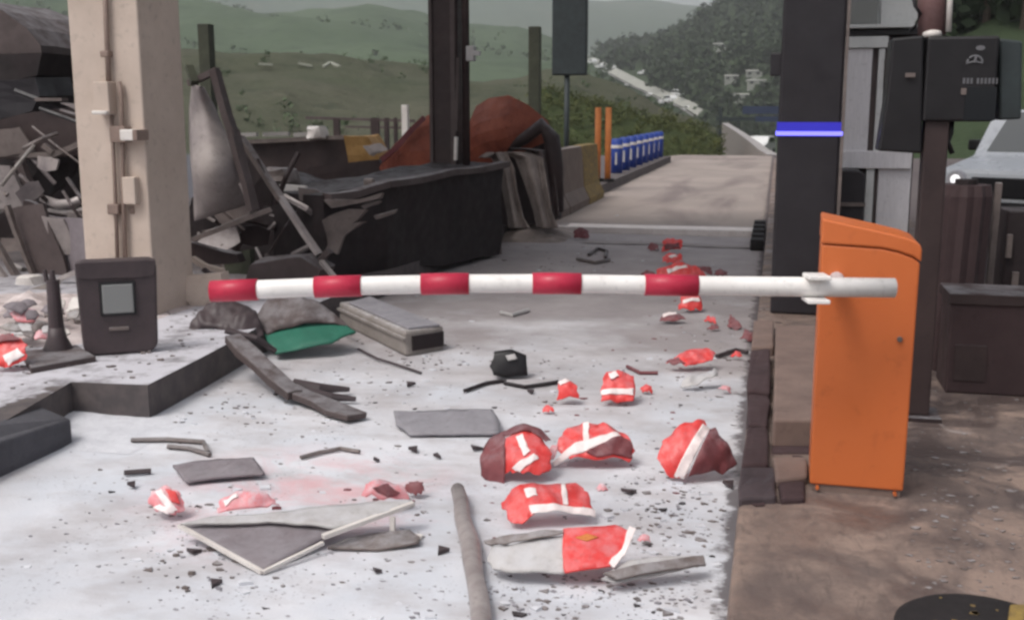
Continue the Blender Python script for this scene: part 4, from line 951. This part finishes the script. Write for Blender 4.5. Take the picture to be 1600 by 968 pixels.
strut('bright bent strip between panels and black housing', [(92, 436), (136, 418)], 7.9, .06, 'alu', 'metal_strip', 'strip')
strut('long pale strip across the rubble at the far left', [(-10, 466), (40, 458), (90, 440)], 7.6, .06, 'concrete', 'metal_strip', 'strip')
o = MB().box((0, 0, 0), (.16, .12, .18)).build('chunk', M['pale'], crumple=(2, .05, 6)); o.location = at(46, 448, 7.8); tag(o, 'pale broken chunk standing in the rubble left of the slim post', 'chunk')
slabs = gnd(90, 556, IZ)
o = MB().prism([gnd(32, 548, IZ + .03), gnd(120, 538, IZ + .03), gnd(150, 556, IZ + .03), gnd(48, 574, IZ + .03)], (0, 0, -.05)).build('base_plate', M['wreckdark'], origin=slabs, bevel=.006); tag(o, 'brown plate under the slim dark post', 'plate')
wreck_panel('pale concrete slab fragment behind the boom tip', [(262, 434), (344, 428), (350, 470), (330, 494), (302, 484)], 7.1, 'beige', 7.25, .12, (3, .02, 4), 'slab_fragment')
# bent sheet and frame right of the column
t = thing('crumpled_window', at(345, 372, 8.2), 'bent grey sheet held in a crumpled frame right of the beige column', 'window')
q = MB()
ctr = [(300, 132, 318, 136), (296, 170, 336, 168), (296, 210, 352, 205), (298, 250, 372, 250), (302, 290, 386, 290), (304, 345, 392, 318)]
def shp(u, v):
    f_ = v * (len(ctr) - 1); i = min(int(f_), len(ctr) - 2); k = f_ - i
    xa = ctr[i][0] * (1 - k) + ctr[i + 1][0] * k; ya = ctr[i][1] * (1 - k) + ctr[i + 1][1] * k; xb = ctr[i][2] * (1 - k) + ctr[i + 1][2] * k; yb = ctr[i][3] * (1 - k) + ctr[i + 1][3] * k
    return at(xa + (xb - xa) * u, ya + (yb - ya) * u, 8.35 - .22 * math.sin(u * 2.6 + v) + .12 * math.sin(v * 7))
q.grid(shp, 14, 24); q.build('sheet', M['sheet'], t, solid=.008, smooth=True)
MB().bar(at(336, 112, 8.2), at(366, 215, 8.2), .10, .06).build('frame_strut', M['wreckdark'], t, crumple=(2, .02, 4))
MB().bar(at(364, 205, 8.2), at(396, 330, 8.15), .10, .06).build('frame_strut', M['wreckdark'], t, crumple=(2, .02, 4))
MB().bar(at(300, 374, 8.0), at(424, 326, 8.2), .045, .04).build('lower_bar', M['wreckgrey'], t, crumple=(2, .015, 4))
MB().bar(at(296, 130, 8.3), at(340, 110, 8.2), .05, .05).build('top_bar', M['wreckdark'], t)
MB().bar(at(296, 105, 8.3), at(304, 130, 8.2), .06, .05).build('top_bracket', M['olive'], t)
wreck_panel('dark grey torn sheet behind the long pale strut', [(372, 230), (400, 258), (424, 300), (420, 330), (388, 318)], 8.6, 'wreckdark', 8.8, .04, (3, .06, 3), 'torn_sheet')
strut('small grey flap hanging beside the long pale strut', [(378, 284), (388, 308)], 8.2, .06, 'sheet', 'metal_flap', 'flap')
t = thing('fallen_strut', at(500, 420, 8.4), 'long pale diagonal strut ending in a forked foot behind the boom', 'strut')
MB().bar(at(376, 214, 8.5), at(440, 312, 8.4), .075, .04).build('strut_bar', M['wreckgrey'], t, crumple=(2, .012, 5))
MB().bar(at(438, 308, 8.4), at(498, 398, 8.3), .06, .035).build('strut_bar', M['alu'], t, crumple=(2, .01, 5))
MB().bar(at(484, 424, 8.3), at(516, 392, 8.3), .09, .05).build('joint', M['wreckdark'], t, crumple=(1, .02, 6))
MB().bar(at(502, 408, 8.22), at(528, 440, 8.1), .04, .03).build('fork', M['alu'], t)
MB().bar(at(506, 410, 8.22), at(476, 442, 8.1), .035, .03).build('fork', M['alu'], t)
o = MB().box((0, 0, 0), (.2, .2, .16)).build('chunk', M['wreckgrey'], crumple=(3, .08, 5)); o.location = at(438, 276, 9.3); tag(o, 'crumpled grey lump right of the long pale strut', 'chunk')
wreck_panel('short bright plate sticking out beside the long pale strut', [(436, 288), (476, 291), (478, 302), (440, 299)], 9.0, 'pale', 9.1, .06, None, 'metal_plate')
# heap of burnt wreckage under it
q = MB()
q.prism([at(x, y, 9.6) for x, y in [(300, 300), (400, 270), (480, 285), (520, 330), (545, 430), (300, 440)]], (0, .7, 0))
bh = thing('burnt_wreckage', at(420, 435, 9.6), 'heap of burnt black wreckage and torn sheets behind the long pale strut', 'wreckage')
q.build('burnt_heap', M['burnt'], bh, crumple=(5, .14, 1.8))
rs = random.Random(21)
def tangle(parent, zone, n, Y0, Y1, mats):
    x0, y0, x1, y1 = zone
    for i in range(n):
        x, y, Yq = rs.uniform(x0, x1), rs.uniform(y0, y1), rs.uniform(Y0, Y1); m_ = rs.choice(mats); kind = rs.random()
        if kind < .68:
            L = rs.uniform(36, 105); a_ = rs.choice((-1, 1, 1)) * rs.uniform(.15, 1.2); w_ = rs.uniform(.010, .026)
            dx, dy = math.cos(a_) * L / 2, math.sin(a_) * L / 2
            MB().tube([at(x - dx, y - dy, Yq), at(x + rs.uniform(-4, 4), y + rs.uniform(-4, 4), Yq - .05), at(x + dx, y + dy, Yq + rs.uniform(-.1, .2))], w_, 5).build('bent_strip', M[m_], parent)
        else:
            s_ = rs.uniform(16, 34); k0 = rs.uniform(-.6, .6); pts = [(x + s_ * (u_ * math.cos(k0) - v_ * math.sin(k0)), y + s_ * (u_ * math.sin(k0) + v_ * math.cos(k0))) for u_, v_ in ((-1, -.5), (.2, -.62), (1, -.4), (.9, .35), (.1, .55), (-.85, .4))]
            pplate('torn_sheet' if kind < .86 else 'broken_board', pts, Yq, m_, parent, .015 if kind < .86 else .05, (3, .05, 3), Y2=Yq + rs.uniform(-.3, .3))
tangle(bh, (312, 270, 500, 430), 34, 8.6, 9.4, ['wreckgrey', 'wreckgrey', 'sheet', 'wreckdark', 'alu', 'darkbrown'])
tangle(cb, (0, 250, 130, 455), 20, 8.4, 9.2, ['wreckgrey', 'sheet', 'wreckgrey', 'wreckdark', 'concrete', 'darkbrown'])
tangle(cb, (0, 130, 130, 240), 5, 8.9, 9.3, ['wreckdark', 'charcoal', 'wreckgrey'])
wreck_panel('dark plate lying flat behind the first white section of the boom', [(388, 412), (470, 404), (500, 420), (490, 446), (380, 446)], 7.9, 'wreckdark', 8.1, .3)
wreck_panel('brown broken board behind the boom tip', [(300, 380), (370, 398), (376, 412), (330, 414), (298, 400)], 8.0, 'darkbrown', 8.2, .1)
strut('pale splintered strip above the boom tip', [(300, 404), (322, 416), (350, 424)], 7.6, .05, 'beige', 'metal_strip', 'strip')
strut('dark splinter touching the boom tip', [(318, 420), (342, 440)], 7.5, .04, 'blackbox', 'metal_strip', 'strip')
wreck_panel('olive crumpled board above the boom tip', [(346, 396), (392, 388), (398, 404), (388, 430), (350, 426)], 8.3, 'olive', 8.4, .1, (3, .05, 4))
strut('grey upright stub between pale strut and black counter', [(474, 300), (470, 396)], 9.3, .06, 'wreckdark', 'stub_post', 'post')

# crushed black counter along the island edge
t = thing('crushed_counter', gnd(660, 420, .05), 'long crushed black counter along the island edge behind the boom', 'counter')
bl = [(512, 436, .19), (600, 428, .15), (700, 412, .08), (780, 397, .03)]; tl = [308, 290, 270, 256]
Pb = [gnd(x, y, z) for x, y, z in bl]; Pt = [at(x, yt, p.y) for (x, _, _), yt, p in zip([(508, 0, 0), (600, 0, 0), (700, 0, 0), (786, 0, 0)], tl, Pb)]
bk = V(-.75, .45, 0); q = MB(); n4 = 4; sec = []
for a, b in zip(Pb, Pt): sec += [a, b, b + bk * .9 + V(0, 0, .02), a + bk]
q.add(sec, [(4 * i + k, 4 * i + (k + 1) % 4, 4 * i + 4 + (k + 1) % 4, 4 * i + 4 + k) for i in range(3) for k in range(4)] + [(0, 3, 2, 1), (12, 13, 14, 15)])
q.build('counter_body', M['burnt'], t, crumple=(5, .05, 1.7))
q = MB()
for a, b in zip(Pt, Pt[1:]): q.bar(a + V(.03, -.03, .0), b + V(.03, -.03, .0), .11, .06)
q.build('top_edge', M['wreckdark'], t, crumple=(3, .03, 2.2))
for i, pts in enumerate([[(508, 318), (560, 312), (600, 300), (596, 308), (520, 330)], [(505, 345), (545, 330), (575, 326), (560, 345), (530, 372), (512, 384)], [(510, 390), (520, 366), (556, 350), (572, 346), (540, 372), (526, 400)], [(560, 322), (596, 312), (590, 318), (566, 328)], [(584, 336), (616, 330), (612, 336), (588, 341)]]):
    pplate('crushed_rib', pts, Pb[0].y - .1, 'wreckgrey', t, .05, (3, .04, 4), Y2=Pb[0].y + .12)
p = at(577, 286, Pb[1].y - .06); MB().box(p, (.1, .06, .09)).build('latch', M['wreckgrey'], t, bevel=.02)
MB().bar(at(778, 350, 12.0), at(782, 398, 12.0), .03, .03).build('corner_strip', M['wreckgrey'], t)
# rust-red crushed hood and drapes behind it
def dome(name, pts, Y, m, parent, depth, bul, cuts=5):
    P = [at(x, y, Y) for x, y in pts]; c = sum(P, Vector()) / len(P); R = max((p - c).length for p in P)
    bm = bmesh.new(); vs = [bm.verts.new(p) for p in P]; f_ = bm.faces.new(vs); bmesh.ops.triangulate(bm, faces=[f_]); bmesh.ops.subdivide_edges(bm, edges=bm.edges[:], cuts=cuts, use_grid_fill=True)
    wp = WP[parent.name]
    for v in bm.verts:
        d = (v.co - c).length / R; p = v.co.copy(); v.co.y -= bul * (1 - d * d) - depth
        v.co += V(noise.noise(p * 2.1), noise.noise(p * 2.1 + V(9, 9, 9)), noise.noise(p * 2.1 + V(3, 1, 8))) * .05
        v.co -= wp
    me = bpy.data.meshes.new(name); bm.to_mesh(me); bm.free(); me.materials.append(M[m]); o = bpy.data.objects.new(name, me); COL.objects.link(o); o.parent = parent
    md = o.modifiers.new('thickness', 'SOLIDIFY'); md.thickness = .03; md.offset = 0; return o
t = thing('crushed_red_vehicle', V(-4.2, 13.4, IZ), 'crushed rust red vehicle body wrapped round the dark middle column', 'vehicle wreck')
dome('hood', [(588, 262), (612, 236), (644, 204), (668, 182), (712, 176), (722, 262), (700, 276), (600, 292)], 12.9, 'rust', t, .2, .35)
dome('hood', [(734, 266), (738, 196), (752, 166), (772, 153), (800, 151), (832, 168), (856, 190), (866, 214), (820, 236), (776, 250)], 12.9, 'rust', t, .2, .5)
MB().bar(at(596, 250, 12.6), at(662, 184, 12.7), .07, .06).build('folded_rim', M['maroon'], t, crumple=(2, .03, 4))
MB().tube([at(790, 236, 12.7), at(820, 216, 12.6), at(846, 196, 12.6), at(862, 216, 12.6), at(866, 260, 12.6), at(868, 330, 12.7)], [.05, .07, .09, .1, .11, .1], 10).build('wheel_arch', M['darkbrown'], t, smooth=True)
pplate('burnt_cavity', [(730, 250), (790, 228), (846, 200), (866, 230), (868, 345), (780, 352)], 13.4, 'burnt', t, .5, (4, .08, 2))
pplate('burnt_chassis', [(590, 280), (735, 262), (735, 330), (590, 350)], 13.3, 'burnt', t, .7, (4, .08, 2))
wreck_panel('olive brown edge strip along the top of the red hood', [(800, 158), (838, 176), (858, 194), (852, 198), (828, 182), (796, 164)], 12.95, 'ochre', None, .05, (2, .03, 4), 'edge_strip')
# grey drapes
t = thing('torn_cloth', V(-3.35, 12.3, 0), 'torn grey cloth hanging from the wreck down to the lane', 'cloth')
def drape(pts, Y, w0, m='cloth'):
    q = MB()
    def fn(u, v):
        f_ = v * (len(pts) - 1); i = min(int(f_), len(pts) - 2); k = f_ - i; k = k * k * (3 - 2 * k) * .5 + k * .5
        x = pts[i][0] * (1 - k) + pts[i + 1][0] * k; y = pts[i][1] * (1 - k) + pts[i + 1][1] * k; wd = pts[i][2] * (1 - k) + pts[i + 1][2] * k
        return at(x + (u - .5) * wd, y, Y + .06 * math.sin(u * 9 + v * 2) + .12 * v * 0 - .08 * math.sin(u * PI))
    q.grid(fn, 14, 22); q.build('fold', M[m], t, solid=.012, smooth=True)
drape([(760, 246, 24), (776, 238, 30), (790, 262, 26), (797, 300, 22), (806, 340, 24), (812, 356, 34)], 12.25, 0)
drape([(800, 238, 40), (826, 246, 44), (838, 290, 34), (848, 330, 28), (856, 356, 34)], 12.4, 0)
drape([(812, 232, 30), (846, 236, 30), (856, 290, 26), (862, 340, 26)], 12.55, 0, 'wreckdark')
q = MB()
hc = gnd(826, 372); 
q.grid(lambda u, v: V(hc.x - .55 + 1.1 * u, hc.y - .5 + 1.3 * v, .0 + max(0, .17 * math.sin(PI * u) * math.sin(PI * v) + .05 * hn((u * 3, v * 3), 1.5, 3) * math.sin(PI * u) * math.sin(PI * v) * 3)), 24, 24)
q.build('heap', M['cloth'], t, smooth=True)
# concrete barriers along the far island edge
for i, (y0, y1, lb_, m) in enumerate([(15.3, 17.0, 'nearest brown concrete barrier block beyond the red wreck', 'jersey'), (17.05, 18.9, 'second brown concrete barrier block beyond the red wreck', 'jersey'), (18.95, 20.6, 'yellow painted end block of the concrete barrier row', 'yellow')]):
    xb = -3.14 - .0 * i
    pf = [(xb, .0), (xb, .12), (xb - .1, .32), (xb - .15, 1.02), (xb - .33, 1.02), (xb - .38, .32), (xb - .48, .12), (xb - .48, .0)]
    o = MB().prism([(x, y0, z) for x, z in pf], (0, y1 - y0, 0)).build('concrete_barrier', M[m], origin=V(xb - .24, (y0 + y1) / 2, 0), bevel=.015, crumple=(2, .012, 3)); tag(o, lb_, 'barrier', 'concrete barrier blocks along the island')
o = MB().box((0, 0, 0), (.3, .3, .16)).build('chunk', M['pale'], crumple=(2, .1, 5)); o.location = V(-3.38, 15.6, 1.09); tag(o, 'pale rubble chunk on top of the nearest concrete barrier', 'chunk')
# dark middle column with a second pipe
a = at(672, 300, 11.6); c_ = at(716, 300, 11.6)
t = thing('middle_column', V((a.x + c_.x) / 2, 11.7, IZ), 'dark brown column rising out of the red wreck in the middle', 'column')
MB().bbox((a.x, 11.6, IZ), (c_.x, 11.88, ZT)).build('shaft', M['darkbrown'], t, bevel=.03)
MB().tube([V(at(727, 300, 11.6).x, 11.66, IZ), V(at(727, 300, 11.6).x, 11.66, ZT)], .042, 12).build('pipe', M['darkbrown'], t, smooth=True)
MB().bar(at(712, 250, 11.56), at(713, 214, 11.56), .06, .03).build('white_tag', M['pale'], t)
MB().bar(at(713, 205, 11.57), at(716, 90, 11.57), .035, .03).build('cable_tray', M['wreckdark'], t)
p = at(736, 84, 11.6); MB().box(p, (.09, .1, .16)).build('sensor_body', M['shell'], t, bevel=.01); MB().bar(p + V(.0, -.03, .01), p + V(.11, -.03, .0), .05).build('sensor_arm', M['shell'], t)
MB().bar(V(c_.x - .045, 11.585, IZ), V(c_.x - .045, 11.585, ZT), .05, .02).build('highlight_strip', M['wreckdark'], t)  # lighter strips imitate the vertical highlights on the shaft
MB().bar(V(a.x + .03, 11.585, IZ), V(a.x + .03, 11.585, ZT), .035, .02).build('highlight_strip', M['wreckdark'], t)
# posts and the dark sign
post('post', 321, 38, 300, 14.0, 17, M['olive'], 'square olive brown post behind the bent frame', 'post', 0, IZ)
post('post', 836, 42, 300, 17.0, 17, M['olive'], 'square olive post left of the dark hanging sign', 'post', 0, IZ)
post('post', 93, 24, 300, 11.0, 8, M['olive'], 'thin dark pole behind the collapsed booth', 'pole', .05, IZ)
for x, lb_ in ((935, 'left one of two slim orange posts beyond the concrete barriers'), (951, 'right one of two slim orange posts beyond the concrete barriers')):
    p = at(x, 168, 22.4); t = thing('orange_post', V(p.x, 22.4, IZ), lb_, 'post', 'slim orange posts')
    MB().tube([V(p.x, 22.4, IZ), V(p.x, 22.4, p.z)], .062, 12).build('post_body', M['orangepost'], t, smooth=True)
    MB().tube([V(p.x, 22.4, IZ), V(p.x, 22.4, IZ + .06)], .14, 14).build('foot', M['rubber'], t)
p0, p1 = at(862, 118, 21.5), at(918, -50, 21.5)
t = thing('lane_sign', V((p0.x + p1.x) / 2, 21.6, IZ), 'dark rectangular sign panel on a slim pole above the barrier row', 'sign')
MB().bbox((p0.x, 21.5, p0.z), (p1.x, 21.66, p1.z)).build('panel', M['signdark'], t, bevel=.02)
MB().bbox((p0.x + .03, 21.49, p0.z + .03), (p1.x - .03, 21.5 + .003, p1.z - .03)).build('face_plate', M['signdark'], t)
pc = at(886, 118, 21.6); MB().tube([V(pc.x, 21.6, IZ), V(pc.x, 21.6, p0.z + .02)], .055, 12).build('pole', M['signdark'], t, smooth=True)
# blue bollards
pv2 = None
for i in range(8):
    y = 25.6 + i * 1.35; x = -3.62 - .0 * i
    lbs = ['nearest', 'second', 'third', 'fourth', 'fifth', 'sixth', 'seventh', 'farthest']
    if i == 0:
        t = thing('blue_bollard', V(x, y, IZ), '', 'bollard', 'blue bollards along the left kerb')
        MB().tube([V(x, y, IZ), V(x, y, IZ + .76), V(x, y, IZ + .8)], [.135, .135, .11], 16).build('post_body', M['blue'], t, smooth=True)
        for z in (.58,): MB().tube([V(x, y, IZ + z), V(x, y, IZ + z + .07)], .139, 16).build('white_band', M['pale'], t)
        MB().bbox((x - .022, y - .141, IZ + .2), (x + .022, y - .12, IZ + .48)).build('pale_stripe', M['shell'], t)  # narrow pale stripe down the post front
        pv2 = t
    else: t = copy_tree(pv2); t.location = V(x, y, IZ)
    t['label'] = lbs[i] + ' blue bollard with white band in the row along the left kerb'
# dark walls and rails behind the wreckage
t = thing('low_wall', at(450, 275, 15), 'low dark wall with broken pale rail behind the long strut', 'wall')
pplate('wall_body', [(366, 226), (440, 220), (538, 216), (548, 262), (480, 280), (380, 280)], 15, 'darkbrown', t, .4, (3, .03, 2))
for a, b in (((374, 211), (402, 210)), ((412, 210), (452, 209)), ((460, 211), (498, 208))): MB().bar(at(*a, 14.9), at(*b, 14.9), .07, .06).build('rail', M['grey_rail'], t)
MB().bar(at(380, 222, 14.9), at(540, 214, 14.9), .05, .06).build('coping', M['wreckgrey'], t)
p = at(494, 206, 14.85); MB().box(p, (.24, .2, .14)).build('rubble', M['pale'], t, crumple=(2, .08, 5))
wreck_panel('ochre yellow block end beside the red hood', [(538, 214), (572, 212), (592, 248), (560, 256), (546, 257)], 14.4, 'ochre', 14.6, .5, (2, .04, 4), 'yellow_block')
wreck_panel('dark low wall in front of the ochre block', [(478, 264), (540, 255), (592, 250), (604, 286), (500, 306)], 13.2, 'darkbrown', 13.4, .4)
wreck_panel('small pale crumpled scrap on the ochre block', [(568, 230), (594, 222), (604, 234), (584, 244)], 14.2, 'sheet', None, .06, (2, .05, 6), 'scrap')
t = thing('rail_fence', at(560, 230, 19), 'thin dark rail fence behind the ochre block', 'fence')
MB().bar(at(478, 184, 19), at(648, 189, 19), .05, .05).build('rail', M['wreckdark'], t)
MB().bar(at(540, 198, 19), at(648, 200, 19), .04, .04).build('rail', M['wreckdark'], t)
for x, w_ in ((526, .12), (586, .16), (604, .08), (618, .06)): MB().bar(at(x, 184, 19), V(at(x, 184, 19).x, 19, IZ), w_, .06).build('fence_post', M['darkbrown'], t)
post('post', 633, 164, 300, 17.5, 9, M['pale'], 'short pale stub post left of the red hood', 'post', 0, IZ)

# ---------------------------------------------------------------- powder banks and small rubble
q = MB()
def bankz(u, v): 
    x = -3.68 + .75 * v; y = 4.4 + .75 * u
    return V(x, y, max(-.01, (.03 * (1 - v) ** 1.2 + .025 * hn((x, y), 5, 1) * (1 - v)) * math.sin(PI * u)))
q.grid(bankz, 30, 12); q.f = [f for f in q.f]; tag(q.build('powder_bank', M['dustpile'], smooth=True), 'white powder banked against the dark island kerb', 'powder', kind='stuff')
q = MB(); hc = gnd(40, 505, IZ)
def heapz(u, v):
    x = hc.x - 1.1 + 1.9 * u; y = hc.y - .7 + 1.9 * v
    return V(x, y, IZ - .01 + max(0, (.06 + .10 * abs(hn((x, y), 3.2, 5))) * math.sin(PI * u) ** .8 * math.sin(PI * v) ** .8))
q.grid(heapz, 44, 44); tag(q.build('rubble_heap', mat('pale_rubble', 'cfc4c2', '9f9290', .85, scale=7, bump=.5, bd=.02)), 'pale crumbled rubble heap behind the slim post', 'rubble', kind='stuff')
sp = thing('sheet_pile', gnd(50, 510, IZ), 'flat pale torn sheets strewn over the rubble left of the slim post', 'debris pile')
for i in range(22):
    x, y = rs.uniform(-10, 150), rs.uniform(470, 532); s_ = rs.uniform(9, 24); pl = Plane(x, y + s_ * .4, rs.uniform(45, 80), IZ + rs.uniform(.03, .14), rs.uniform(-40, 40))
    frag('torn_sheet', pl, [(x + s_ * rs.uniform(.6, 1.2) * math.cos(k_), y + s_ * rs.uniform(.3, .6) * math.sin(k_)) for k_ in (0, 1.1, 2.3, 3.3, 4.4, 5.4)], M[rs.choice(['pale', 'shell', 'wreckgrey', 'concrete', 'pink', 'panelmauve'])], sp, .02, .008, 0, None, .012)
def chips(name, n, region, m, s0, s1, label, z0=.0, cl=None):
    q = MB(); k = 0
    while k < n:
        px, py = region()
        p = gnd(px, py, z0)
        if z0 == IZ and not (p.x < -3.7 or (p.y > 5.05 and p.x < -3.3)): continue
        if z0 < .1 and not (KL + .05 < p.x < KR - .03): continue
        k += 1; s = random.uniform(s0, s1) * random.choice((.6, 1, 1, 1.5)); a_ = random.uniform(0, PI); zz = z0 + road_z(p.x, p.y) * (z0 < .1)
        nn_ = random.choice((3, 4, 5)); th_ = s * random.uniform(.15, .5)
        pts = [p + V(math.cos(a_ + 2 * PI * j / nn_) * s * random.uniform(.6, 1.3), math.sin(a_ + 2 * PI * j / nn_) * s * random.uniform(.4, .9), zz - p.z + th_ * random.uniform(.3, 1.2)) for j in range(nn_)]
        q.prism(pts, (0, 0, -th_ * 1.5))
    tag(q.build(name, M[m]), label, 'debris', kind='stuff')
def cluster(c, sd_):
    def r():
        cx, cy, sx, sy = random.choice(c); return random.gauss(cx, sx), random.gauss(cy, sy)
    return r
C1 = cluster([(950, 935, 110, 22), (1060, 790, 50, 40), (1010, 850, 60, 30), (540, 830, 150, 60), (300, 840, 90, 50), (640, 560, 60, 30), (1120, 570, 40, 60), (560, 500, 60, 20), (880, 600, 120, 40), (900, 400, 90, 25), (420, 640, 90, 30)], 0)
chips('debris', 900, C1, 'wreckgrey', .003, .012, 'fine grey grit scattered over the powdered lane')
chips('debris', 1200, cluster([(200, 860, 200, 70), (500, 640, 160, 60), (950, 930, 160, 30), (1050, 800, 70, 70), (700, 560, 200, 50), (600, 930, 260, 40)], 0), 'panelgrey', .003, .009, 'fine pale grey grit spread over the lane')
chips('debris', 240, C1, 'wreckgrey', .006, .02, 'small grey shards scattered over the powdered lane')
chips('debris', 70, C1, 'burnt', .006, .018, 'small black shards scattered over the powdered lane')
chips('debris', 200, C1, 'dustpile', .008, .024, 'small white crumbs scattered over the powdered lane')
chips('debris', 60, cluster([(1090, 520, 50, 40), (1040, 640, 90, 60), (600, 780, 120, 20)], 0), 'maroon', .006, .018, 'tiny maroon plastic splinters on the lane')
def RI():
    return random.uniform(1420, 1600), random.uniform(610, 960)
chips('debris', 240, RI, 'wreckgrey', .004, .014, 'pale grit and chips on the brown right island', RZ)
chips('debris', 120, lambda: (random.uniform(1170, 1260), random.uniform(480, 790)), 'darkslab', .006, .02, 'brown rubble crumbs beside the orange cabinet', RZ)
chips('debris', 160, lambda: (random.uniform(0, 380), random.uniform(470, 620)), 'wreckgrey', .006, .02, 'grey crumbs on the powdered left island', IZ)
for x, y, lb_ in [(588, 718, 'small dark shard right of the bent thin strip in mid lane'), (690, 860, 'small dark shard just left of the long grey pole'), (648, 702, 'small dark shard below the left corner of the flat grey plate'), (684, 712, 'small dark shard below the middle of the flat grey plate'),
        (208, 757, 'small dark shard under the short dark stick at left'), (336, 911, 'small dark shard below the left edge of the folded sheet'), (304, 862, 'small dark shard touching the left edge of the folded sheet'), (745, 700, 'small dark shard beside the maroon flap'),
        (830, 612, 'small dark shard in front of the black device'), (548, 520, 'small dark shard at the foot of the green panel'), (640, 600, 'small dark shard between twisted beam and black device'), (985, 768, 'dark shard between red half tube and split red dome'), (1140, 756, 'dark shard at the kerb below the split red dome'), (590, 892, 'dark shard right of the folded sheet corner')]:
    p = gnd(x, y, .012); a_ = random.uniform(0, PI); s = random.uniform(.015, .032)
    o = MB().prism([V(math.cos(a_) * s * 1.5, math.sin(a_) * s, .012), V(math.cos(a_ + 2) * s, math.sin(a_ + 2) * s, .016), V(math.cos(a_ + 4) * s, math.sin(a_ + 4) * s * 1.4, .006)], (0, 0, -.014)).build('shard', M['blackbox'])
    o.location = p; tag(o, lb_, 'shard', 'dark shards on the powder')
flat('pale_scrap', 'pale broken strip on the ground right of the orange cabinet', 'scrap', 1452, 545, 70, [(1432, 520), (1440, 518), (1462, 540), (1454, 543)], 'shell', RZ + .02)
flat('pale_scrap', 'white ledge piece on the ground between post and brown box', 'scrap', 1455, 505, 60, [(1434, 488), (1478, 490), (1478, 500), (1434, 500)], 'pale', RZ + .05)

# ---------------------------------------------------------------- haze
mb = MB(); mb.bbox((-3400, -60, -16), (3400, 3700, 420)); hz = mb.build('haze', None or M['dustpile'])
t = bpy.data.materials.new('haze_air'); t.use_nodes = True; n_ = t.node_tree; n_.nodes.remove(n_.nodes['Principled BSDF'])
pvn = n_.nodes.new('ShaderNodeVolumePrincipled'); pvn.inputs['Color'].default_value = (.96, .975, 1, 1); pvn.inputs['Density'].default_value = .0003; pvn.inputs['Anisotropy'].default_value = .2
n_.links.new(pvn.outputs[0], n_.nodes['Material Output'].inputs['Volume']); hz.data.materials.clear(); hz.data.materials.append(t); hz['kind'] = 'stuff'
